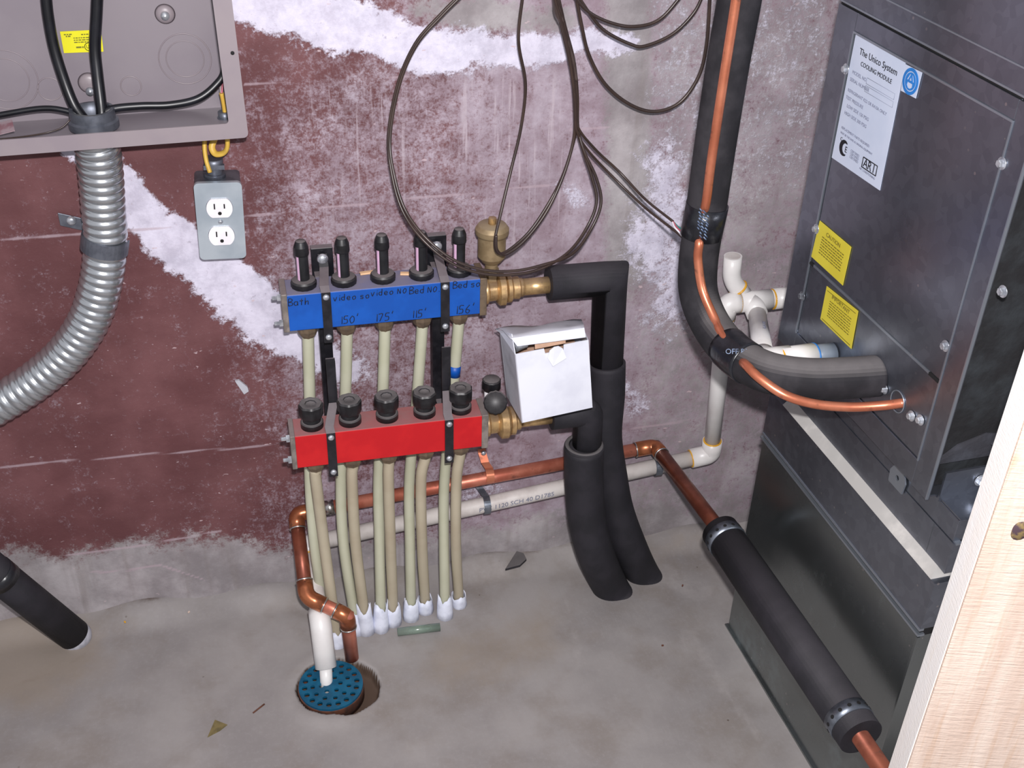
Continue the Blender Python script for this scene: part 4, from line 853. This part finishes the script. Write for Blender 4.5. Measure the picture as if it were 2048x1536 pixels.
# corner frame strips (raised frame around the door)
fr = MB(); x0 = -.001
dz0, dz1 = .585-oz, .984-oz; dy0, dy1 = -.340, -.052
fr.b2((x0, -.370, -.001), (.003, dy0, 1.004-oz)); fr.b2((x0, dy1, 0), (.003, -.010, 1.004-oz)); fr.b2((x0, dy0, dz1), (.003, dy1, 1.004-oz)); fr.b2((x0, dy0, 0), (.003, dy1, dz0)); mk('door_frame', fr, m_galv, co, local=True, bevel=.0006)
fr = MB(); fr.b2((x0-.0012, dy0-.0008, dz0), (x0+.001, dy0+.0008, dz1)); fr.b2((x0-.0012, -.3705, 0), (.001, -.3690, 1.004-oz)); fr.b2((x0-.0012, dy1-.001, dz0), (x0+.001, dy1+.001, dz1)); fr.b2((x0-.0015, dy0, dz1-.0022), (x0+.001, dy1, dz1)); fr.b2((.001, -.012, 0), (.003, -.0105, 1.004-oz)); mk('frame_edge', fr, m_galv_edge, co, local=True)
b = MB(); b.b2((-.0005, dy0+.003, .692-oz), (.004, dy1-.003, dz1-.003)); dr = mk('upper_access_panel', b, m_galv, co, local=True, bevel=.0005)
b = MB(); b.b2((-.0004, dy0+.003, dz0+.002), (.004, dy1-.003, .688-oz)); d2 = mk('lower_access_panel', b, m_galv, co, local=True, bevel=.0005)
b = MB(); b.b2((-.0014, dy0+.020, .6885-oz), (.003, dy1-.010, .6915-oz)); mk('panel_joint', b, m_galv_edge, co, local=True)
b = MB(); b.b2((-.0020, dy0+.002, .6880-oz), (.003, dy0+.020, .6915-oz)); b.b2((-.0018, dy1-.010, .6880-oz), (.003, dy1-.001, .6915-oz)); mk('joint_slot', b, m_dark, co, local=True)
for (px, py) in ((1691, 138), (1632, 458), (2003, 327), (2005, 583), (1890, 692), (1768, 778), (1822, 832), (1840, 840), (1604, 592), (1948, 455) if False else (1604, 592)):
    g = G(px, py, .002)
    screw('cabinet_screw', (-.0012, g.y, g.z-oz), (-1, 0, 0), .0042, co, local=True, hexh=True, label='silver hex screw')
# pipe entry rings
for (px, py, r) in ((1795, 803, .013),):
    g = G(px, py, .001); ring((-.0015, g.y, g.z-oz), (1, 0, 0), r, .0009, m_galv_edge, 'entry_ring', dr) if False else None
    b = MB(); b.tube([V(-.0012, g.y+r*math.cos(a), g.z-oz+r*math.sin(a)) for a in np.linspace(0, 2*PI, 32)[:-1]], .0009, 6, closed=True); mk('entry_grommet', b, m_galv_edge, co, local=True)
# paper label
tl_, tr_, br_, bl_ = [G(px, py, .0008) for px, py in ((1712, 69), (1812, 123), (1760, 381), (1664, 315))]
for q in (tl_, tr_, br_, bl_): q.z -= oz
lb = MB(); lb.poly([bl_, br_, tr_, tl_], .0004, (-1, 0, 0)); pl_ = mk('paper_label', lb, m_paper, co, local=True, label='white printed data label')
YD = V(0, -1, 0)
def lp(u, v): q = (tl_*(1-u)+tr_*u)*(1-v)+(bl_*(1-u)+br_*u)*v; return q+V(-.0006, 0, 0)
tw = (tr_-tl_).length
def ltext(s_, u, v, size, mat, al='CENTER', nm='label_text'):
    mk(nm, text(s_, size, lp(u, v), YD, ZD, al), mat, pl_, local=True)
ltext('The Unico System', .52, .125, .0105, m_ink, nm='label_title'); ltext('COOLING MODULE', .52, .20, .0072, m_ink)
ltext('MODEL NO.', .08, .285, .0058, m_ink_soft, 'LEFT'); ltext('SERIAL NUMBER', .06, .345, .0058, m_ink_soft, 'LEFT'); ltext('REFRIGERANT R22 OR R410A ONLY', .06, .43, .0052, m_ink_soft, 'LEFT')
ltext('TEST PRESSURE', .05, .49, .0056, m_ink_soft, 'LEFT'); ltext('LOW SIDE 150 PSIG', .10, .55, .0056, m_ink_soft, 'LEFT'); ltext('HIGH SIDE 300 PSIG', .08, .61, .0056, m_ink_soft, 'LEFT')
ltext('REPLACEMENT PARTS REQUIRED', .08, .73, .0042, m_ink_soft, 'LEFT'); ltext('MUST BE THE SAME AS ORIGINAL EQUIPMENT', .08, .77, .0034, m_ink_soft, 'LEFT')
b = MB()
for v0 in (.255, .315):
    for a_, b_ in (((.38, v0), (.93, v0)), ((.38, v0+.045), (.93, v0+.045)), ((.38, v0), (.38, v0+.045)), ((.93, v0), (.93, v0+.045))): b.tube([lp(*a_), lp(*b_)], .0002, 4)
mk('label_boxes', b, m_ink_soft, pl_, local=True)
# certification marks
cc = lp(.20, .865); b = MB(); arc = [cc+V(0, -.0095*math.cos(a), .0095*math.sin(a)) for a in np.linspace(.9, 5.4, 20)]; arc2 = [cc+V(0, -.0035-.0065*math.cos(a), .0065*math.sin(a)) for a in np.linspace(5.1, 1.2, 20)]
b.poly(arc+arc2, .0003, (-1, 0, 0)); tx = text('E', .010, cc+V(0, -.005, -.0035), YD, ZD); b.add(tx.v, tx.f, False); tx = text('C', .006, cc+V(0, .0085, .006), YD, ZD); b.add(tx.v, tx.f, False); mk('certification_mark', b, m_ink, pl_, local=True)
b = MB(); bxs = [(.60, .835), (.88, .835), (.88, .915), (.60, .915)]
for a_, b_ in zip(bxs, bxs[1:]+bxs[:1]): b.tube([lp(*a_), lp(*b_)], .0007, 4)
for s_, u in (('A', .66), ('R', .74), ('I', .82)): tx = text(s_, .014, lp(u, .905), YD, ZD); b.add(tx.v, tx.f, False)
mk('certification_mark', b, m_ink, pl_, local=True)
for v in (.86, .885, .91): ltext('CERTIFIED', .43, v, .0042, m_ink_soft)
ltext('AIR CONDITIONING', .72, .945, .0036, m_ink_soft); ltext('LISTED', .2, .925, .0036, m_ink_soft)
# round blue mark sticker
q = [G(px, py, .0012) for px, py in ((1811, 128), (1845, 145), (1832, 197), (1802, 181))]
for p in q: p.z -= oz
b = MB(); b.poly([q[3], q[2], q[1], q[0]], .0004, (-1, 0, 0)); ls = mk('round_logo_sticker', b, m_paper, co, local=True, label='small white sticker with a round blue mark')
c_ = (q[0]+q[1]+q[2]+q[3])/4+V(-.001, 0, 0); b = shape([circ(0, 0, .0140, 36), circ(0, 0, .0106, 30)], .0004, c_, YD, ZD); x2 = shape([circ(0, 0, .0094, 30), [(-.0045, -.0015), (.0045, -.0015), (.0050, -.0050), (.0020, -.0075), (-.0020, -.0075), (-.0050, -.0050)], [(-.0066, .0005), (-.0028, .0072), (-.0012, .0072), (-.0044, .0005)], [(.0066, .0005), (.0028, .0072), (.0012, .0072), (.0044, .0005)], [(-.0020, .0008), (.0020, .0008), (0, .0050)]], .0004, c_, YD, ZD); b.add(x2.v, x2.f, False); mk('round_mark', b, m_bluelogo, ls, local=True)
# yellow stickers
for k, (qq, ttl) in enumerate(((((1640, 441), (1703, 494), (1686, 571), (1623, 513)), 'CAUTION'), (((1654, 572), (1717, 622), (1703, 698), (1641, 638)), 'IMPORTANT'))):
    q = [G(px, py, .0012) for px, py in qq]
    for p in q: p.z -= oz
    b = MB(); b.poly([q[3], q[2], q[1], q[0]], .0004, (-1, 0, 0)); ys = mk('yellow_sticker', b, m_ysticker, co, local=True, label='square yellow sticker with small print')
    rows = sum([words(.30+i*.07, .022, .18, .86) for i in range(7)], [])
    if k: rows += [(.05, .95, .09, .014), (.05, .95, .93, .014)]
    lineset(q, rows, m_ink_brown, 'sticker_print', ys, nrm=(-1, 0, 0), th=.0003)
    tp = (q[0]*.5+q[1]*.5)*.78+(q[3]*.5+q[2]*.5)*.22+V(-.001, 0, 0); mk('sticker_title', text(ttl, .0075, tp, YD, ZD), m_ink_brown, ys, local=True)
# blower cabinet above
bw = thing('blower_cabinet', 'upper galvanised cabinet seen only at the top right corner, above the labelled cabinet', 'cabinet', (fb0.x, fb0.y, 1.007), rot=FM)
b = MB(); b.b2((0, -.50, 0), (FW, -.010, .45)); mk('cabinet_body', b, m_galv, bw, local=True, bevel=.001)
b = MB(); b.b2((-.001, -.50, .000), (.004, -.012, .002)); mk('seam_edge', b, m_galv_edge, bw, local=True)
b = MB(); b.b2((-.0012, -.50, .024), (.004, -.012, .0255)); mk('seam_edge', b, m_galv_edge, bw, local=True)
b = MB(); b.b2((.001, -.49, -.0025), (FW, -.012, -.0003)); mk('seam_gap', b, m_dark, bw, local=True)
# ------------------------------------------------------------------ CONDENSATE TRAP into the cabinet
ent = P(1668, 705, -.361); Wf = Matrix.Translation((fb0.x, fb0.y, 0)) @ FM.to_4x4(); gl = G(1668, 706); ent = Wf @ V(0, gl.y, gl.z); nx = Wf.to_3x3() @ V(-1, 0, 0)
tr = thing('condensate_trap', 'white plastic pipe with amber glue rings leaving the cooling cabinet side', 'pipe', ent)
K1 = P(1529, 714, ent.y-.001); K1.z = ent.z; K2 = TE+V(.006, -.024, -.010)
b = MB(); b.tube([ent+nx*.002, ent+nx*.032], VR*1.02, 24); mk('threaded_nipple', b, m_greypvc, tr, label='grey plastic nipple')
b = MB(); b.tube([ent+nx*.028, ent+nx*.074], VR*1.22, 28); cpl = mk('coupling', b, m_pvc, tr); ring(ent+nx*.028, nx, VR*1.14, .0016, m_bluelogo, 'glue_bead', cpl, 'blue glue bead'); ring(ent+nx*.074, nx, VR*1.08, .0017, m_glue, 'glue_bead', cpl, 'amber glue bead')
b = MB(); b.tube([ent+nx*.070, K1], VR, 24); mk('short_run', b, m_pvc, tr)
b = MB(); b.tube([K1, K2], VR, 24); bkrun = mk('back_run', b, m_pvc, tr)
velbow(ent, K1, K2, .034, .028, .016, True, tr)
pm = K1.lerp(K2, .55)
tx = text('ASTM D1785', .010, pm+V(-.001, 0, VR+.0006), (K2-K1).normalized(), (K1-K2).cross(V(0, 0, 1)).normalized()*-1); mk('pipe_print', tx, m_ink_soft, bkrun)
p_ = V1.lerp(V2, .50)+V(0, -VR-.0004, -.002); tx = text('PVC 1120 SCH 40 D1785', .012, p_, (V1-V2).normalized(), ZD); mk('pipe_print', tx, m_ink_soft, pv)
# ------------------------------------------------------------------ REFRIGERANT LINES
ld = thing('insulated_suction_line', 'thick black foam refrigerant line dropping from the ceiling and bending into the cabinet', 'insulated pipe', Wf @ V(0, G(1752, 752).y, G(1752, 752).z))
cend = Wf @ V(.002, G(1752, 752).y, G(1752, 752).z)
spts = [P(1548, -520, -.25), P(1499, -160, -.25), P(1480, -10, -.25), P(1457, 120, -.25), P(1432, 280, -.25), P(1412, 420, -.25), P(1397, 520, -.25), P(1398, 590, -.265), P(1425, 655, -.30), P(1470, 708, -.36), P(1530, 743, -.41), P(1610, 757, -.435), P(1690, 756, -.448), cend]
sps = spline(spts, 10); b = MB(); b.tube(sps, .0248, 36); mk('foam_cover', b, m_black_foam_dusty, ld)
c1_, c2_ = P(1415, 408, -.25), P(1402, 470, -.25); b = MB(); b.tube([c1_, c1_.lerp(c2_, .5), c2_], .0262, 36); tp_ = mk('tape_wrap', b, m_tape, ld, label='shiny black tape wrap')
b = MB(); ctr = P(1402, 440, -.278); ex = (P(1425, 400, -.278)-P(1400, 470, -.278)).normalized()
random.seed(21)
for k in range(9):
    for m_ in range(4):
        x0 = 1392+m_*7.5-k*.9+random.uniform(-1, 1); y0 = 414+k*6.2+m_*3.5; l_ = random.uniform(3, 6)
        if abs(x0-1405) < 16-abs(k-4)*1.8: b.tube([P(x0, y0, -.2768), P(x0+l_, y0+l_*1.1, -.2768)], .0009, 5)
mk('tape_print', b, m_tapeprint, tp_, label='silver lettering on the tape')
i0 = min(range(len(sps)), key=lambda i: (sps[i]-P(1476, 712, -.365)).length); seg = sps[i0-4:i0+5]; b = MB(); b.tube(seg, .0262, 36); t2 = mk('tape_wrap', b, m_tape, ld)
b = MB(); pp = sps[i0+1]; n_c = (CAM-pp).normalized(); tx = text('OFF RNG', .009, pp+n_c*.0272+V(0, 0, .006), r2, u2); mk('tape_print', tx, m_tapeprint, t2, label='silver lettering on the tape')
cu_end = Wf @ V(.002, G(1806, 806).y, G(1806, 806).z)
liq = thing('copper_liquid_line', 'thin bright copper refrigerant line following the black foam line into the cabinet', 'pipe', cu_end)
dcam = lambda p, k: p+(CAM-p).normalized()*k
cpts = [dcam(P(1543, -515, -.25), .030), dcam(P(1493, -150, -.25), .030), dcam(P(1472, 0, -.25), .030), dcam(P(1447, 160, -.25), .030), dcam(P(1423, 320, -.25), .030), dcam(P(1413, 400, -.25), .028), dcam(P(1404, 440, -.25), .014), dcam(P(1399, 474, -.25), .020), dcam(P(1398, 490, -.25), .028), dcam(P(1396, 520, -.25), .030), dcam(P(1405, 580, -.262), .031), dcam(P(1430, 640, -.29), .031), dcam(P(1440, 662, -.312), .030), dcam(P(1452, 681, -.332), .029), dcam(P(1464, 697, -.35), .014), dcam(P(1482, 720, -.378), .014), dcam(P(1494, 732, -.394), .027), dcam(P(1520, 757, -.415), .029), dcam(P(1570, 790, -.44), .028), dcam(P(1630, 808, -.456), .024), dcam(P(1700, 814, -.475), .014), P(1765, 811, -.497), cu_end]
b = MB(); b.tube(spline(cpts, 10), .0056, 20); mk('copper_tube', b, m_copper_bright, liq)
# ------------------------------------------------------------------ THERMOSTAT WIRES
WG = 'brown thermostat wires hanging from above'
def wire(pts, lbl, r=.0021, mat=None, name='thermostat_wire'):
    q = spline([P(*p) for p in pts], 8)      # then run on upward, out of view
    def up(a, b_):
        d = (a-b_).normalized(); return [a+d*.012, a+d*.020+V(0, 0, .012), a+d*.024+V(0, 0, .04), a+d*.026+V(0, 0, .40)]
    if pts[0][1] < 0: q = up(q[0], q[1])[::-1]+q
    if pts[-1][1] < 0: q = q+up(q[-1], q[-2])
    b = MB(); b.tube(q, r, 10); return mk(name, b, mat or m_brown_wire, label=lbl, cat='wire', group=WG)
loopA = [(930, -20, -.05), (880, 30, -.05), (830, 88, -.05), (795, 170, -.05), (777, 275, -.06), (786, 360, -.08), (808, 428, -.10), (850, 484, -.125), (905, 527, -.14), (965, 547, -.145), (1025, 549, -.145), (1080, 538, -.14), (1135, 506, -.12), (1172, 458, -.10), (1193, 405, -.09), (1184, 355, -.08), (1166, 300, -.07), (1154, 252, -.06), (1153, 190, -.06), (1146, 120, -.06), (1128, 50, -.06), (1112, -20, -.06)]
wire(loopA, 'brown wire in the widest loop, sagging across the blue manifold gauges')
wire([(p[0]+(3 if i < 10 else 9 if 12 <= i < 16 else 2), p[1]+(-7 if 4 < i < 12 else 2), p[2]-.002) for i, p in enumerate(loopA)], 'brown wire running doubled inside the widest loop above the brass fittings')
wire([(1047, -20, -.05), (1037, 80, -.05), (1051, 168, -.05), (1042, 255, -.05), (1022, 340, -.06), (1003, 420, -.08), (990, 480, -.10), (996, 506, -.105), (1018, 500, -.10), (1060, 462, -.09), (1100, 402, -.08), (1128, 345, -.07), (1148, 280, -.06), (1154, 240, -.062), (1150, 150, -.062), (1130, 60, -.062), (1108, -20, -.062)], 'brown wire hanging straight down and hooking in front of the brass air vent')
wire([(992, 470, -.108), (994, 500, -.112), (1012, 508, -.108), (1050, 480, -.10), (1092, 425, -.088), (1124, 358, -.075), (1145, 290, -.065), (1150, 240, -.064), (1144, 150, -.064), (1122, 50, -.064), (1104, -20, -.064)], 'second brown wire hooking at the air vent, with no upper strand of its own')
wire([(1150, -20, -.05), (1163, 50, -.05), (1178, 110, -.05), (1210, 168, -.05), (1258, 208, -.05), (1308, 223, -.05), (1358, 206, -.05), (1396, 155, -.05), (1413, 90, -.05), (1421, -20, -.05)], 'deep hanging loop of brown wire at the top, lowest of three nested loops', .0024)
wire([(1148, -20, -.052), (1180, 28, -.052), (1210, 62, -.052), (1260, 88, -.052), (1290, 92, -.052), (1345, 68, -.052), (1388, 25, -.052), (1410, -20, -.052)], 'middle of three nested brown wire loops at the top', .0022)
wire([(1140, -20, -.055), (1175, 22, -.055), (1220, 45, -.055), (1268, 53, -.055), (1320, 38, -.055), (1372, -20, -.055)], 'shallow brown wire loop at the top, uppermost of three nested loops', .0022)
wire([(1108, -20, -.066), (1126, 40, -.066), (1140, 110, -.066), (1152, 200, -.066), (1155, 252, -.066), (1190, 298, -.06), (1240, 345, -.06), (1290, 398, -.10), (1346, 443, -.17)], 'brown wire slanting right to the taped line, upper strand of the pair', .0018)
wire([(1104, -20, -.068), (1122, 40, -.068), (1138, 110, -.068), (1150, 200, -.068), (1153, 258, -.068), (1175, 300, -.06), (1230, 358, -.06), (1290, 415, -.10), (1350, 462, -.17), (1372, 482, -.2)], 'brown wire slanting right behind the taped line, lower strand of the pair', .0018)
b = MB(); b.tube(spline([P(1092, -300, -.06), P(1104, -150, -.06), P(1113, 8, -.06), P(1122, 40, -.06), P(1136, 90, -.062), P(1146, 125, -.062), P(1152, 160, -.062)], 8), [.0075]*17+[.0085]*8+[.0062]*8+[.0050]*8+[.0045]*8, 14, flat=.6)
mk('wire_wrap', b, M('brown_tape_wrap', (62, 50, 46), .4, c2=(78, 66, 62), ns=30, bump=.3, bs=60), label='brown taped bundle where the thermostat wires gather at the top', cat='tape')
for (mat, pts_, lbl) in ((m_green, ((1346, 443), (1358, 455), (1372, 461), (1387, 466)), 'bare green conductor end touching the taped black line'), (m_whitew, ((1345, 444), (1349, 454), (1358, 464), (1363, 471)), 'bare white conductor end beside the taped black line'), (m_redw, ((1346, 443), (1354, 455), (1364, 464), (1372, 470)), 'bare pinkish red conductor end beside the taped black line')):
    cable('conductor', [P(x, y, -.17-.012*i) for i, (x, y) in enumerate(pts_)], .0012, mat, lbl, 'wire', 'stripped conductor ends')
# ------------------------------------------------------------------ FLOOR DRAIN
dn = thing('floor_drain', 'round teal slotted drain grate in the concrete floor', 'floor drain', (DC.x, DC.y, 0))
holes = [circ(.0395*math.cos(2*PI*k/18), .0395*math.sin(2*PI*k/18), .0042, 12) for k in range(18)]
holes += [circ(.0275*math.cos(2*PI*(k+.5)/11), .0275*math.sin(2*PI*(k+.5)/11), .0036, 12) for k in range(11)]
holes += [circ(.0145*math.cos(2*PI*k/6), .0145*math.sin(2*PI*k/6), .0036, 12) for k in range(6)]
b = shape([circ(0, 0, .0485, 64)]+holes, .004, (DC.x, DC.y, .0015), (1, 0, 0), (0, 1, 0)); mk('drain_grate', b, m_grate, dn, bevel=.0005)
b = MB(); b.lathe(sharp([(.0500, -.025), (.0500, -.0005), (.0470, -.0005), (.0470, -.025)]), (DC.x, DC.y, 0), (0, 0, 1), 48); mk('drain_collar', b, m_rust, dn, label='rusty brown collar')
b = MB(); b.lathe(sharp([(.0468, -.026), (.0468, -.024)]), (DC.x, DC.y, 0), (0, 0, 1), 32); mk('drain_bowl', b, m_dark, dn)
# ------------------------------------------------------------------ LOWER LEFT PIPE
lp_ = thing('insulated_pipe', 'black foam insulated pipe entering the floor at the lower left', 'insulated pipe', F(160, 1290))
e_in = F(150, 1280); p0 = P(-70, 1096, -.100); dr_ = (e_in+V(0, 0, .012)-p0).normalized()
b = MB(); b.tube([p0, e_in+V(0, 0, .012)], .0250, 32); mk('foam_cover', b, m_black_foam, lp_)
b = MB(); a = e_in+V(0, 0, .012); b.tube([a-dr_*.004, a+dr_*.012, a+dr_*.026], [.0246, .0240, .016], 20); mk('pale_foam_end', b, m_foam, lp_, label='pale foam at the floor end')
c_ = P(0, 1160, -.095); tt = (c_-p0).dot(dr_); b = MB(); b.tube([p0+dr_*(tt-.01), p0+dr_*(tt+.012)], .0258, 32); mk('tape_wrap', b, m_tape, lp_)
# ------------------------------------------------------------------ LOOSE BITS ON THE FLOOR
p = [F(x, y, .016) for x, y in ((1010, 1142), (1033, 1106), (1047, 1110), (1053, 1122), (1040, 1134))]
b = MB(); b.poly(p, .005, (0, 0, 1)); mk('rubber_scrap', b, m_black_foam_dusty, label='small wedge of black foam lying on the floor near the wall', cat='scrap', bevel=.001)
p = [F(x, y, .0015) for x, y in ((415, 1475), (430, 1440), (455, 1450), (440, 1462))]
b = MB(); b.poly(p, .0008, (0, 0, 1)); mk('dry_leaf', b, m_leaf, label='dry olive brown leaf fragment on the concrete floor', cat='leaf')
b = MB(); b.tube([F(506, 1426, .002), F(529, 1408, .002)], .0012, 6); mk('twig', b, m_rust, label='short thin reddish twig on the floor left of the drain', cat='twig')
b = MB(); b.tube([F(795, 1264, .008), F(880, 1254, .008)], .0068, 20, caps=False); o = mk('clear_tube_scrap', b, m_clear, label='short clear plastic tube lying in front of the cream tubes', cat='scrap')
so = o.modifiers.new('s', 'SOLIDIFY'); so.thickness = .0008
b = MB(); b.poly([P(x, y, -.001) for x, y in ((470, 760), (478, 758), (495, 772), (497, 780), (488, 786))], .004, (0, -1, 0)); mk('plaster_chip', b, m_card_grey, label='pale plaster chip stuck on the maroon wall below the white streak', cat='chip')
random.seed(11)
for k, (x, y, c_) in enumerate(((1325, 1292, m_rust), (1365, 1172, m_rust), (250, 1245, m_glue), (455, 1192, m_wood), (378, 1225, m_wood))):
    q = F(x, y, .0 if y > 1200 and x > 500 or x == 1325 else .009); b = MB(); s_ = .0022; b.box(q+V(0, 0, s_*.55), (s_*1.6, s_*1.1, s_), Matrix.Rotation(k, 3, 'Z')); mk('pebble' if c_ is not m_wood else 'wood_chip', b, c_, cat='debris', label=('small orange-brown crumb on the floor in the middle of the bare patch', 'small dark crumb on the floor beside the two black pipe ends', 'amber crumb near the wall beside the lower left black pipe', 'pale wood chip at the wall base left of the copper riser', 'pale wood chip at the wall base above the dark stain')[k], bevel=.0004)
for k, (x, y) in enumerate(((735, 537), (818, 557))):
    q = P(x, y, -.050 if k else -.037); q.z = BZ1+.0018; b = MB(); b.box(q, (.024 if k else .022, .007, .003), Matrix.Rotation(-.2 if k else .1, 3, 'Z')); mk('wood_chip', b, M('tan_chip%d' % k, (222, 182, 142), .7), cat='debris', label=('tan chip lying on the blue manifold between its second and third gauges', 'tan chip lying on the blue manifold before its fourth gauge')[k], bevel=.0008)
# ------------------------------------------------------------------ WOODEN STUD
SY = -.80; s1 = P(1853, 1300, SY)
stud = thing('wooden_stud', 'pale pine stud standing at the right edge, close to the camera', 'stud', (s1.x, SY, 0), rot=Matrix.Rotation(math.radians(-17), 3, 'Z'))
sw, sd = .140, .038
b = MB(); b.b2((0, 0, 0), (sw, -sd+.003, 1.5)); mk('rough_sawn_edge', b, m_wood_rough, stud, local=True, label='rough-sawn narrow edge, whitened as if overexposed')
b = MB(); b.b2((.0008, -sd+.003, 0), (sw, -sd, 1.5)); mk('planed_face', b, m_wood, stud, local=True)
inv = WM[stud].inverted(); o_ = inv @ CAM; d_ = inv.to_3x3() @ ray(2040, 1062); k_ = o_+d_*((-sd-o_.y)/d_.y)
b = MB(); b.lathe([(.0085, 0), (.008, .0006), (0, .0008)], k_, (0, -1, 0), 20, sides=lambda t: 1+.2*math.cos(2*t)); mk('knot', b, m_knot, stud, local=True, label='dark round knot')
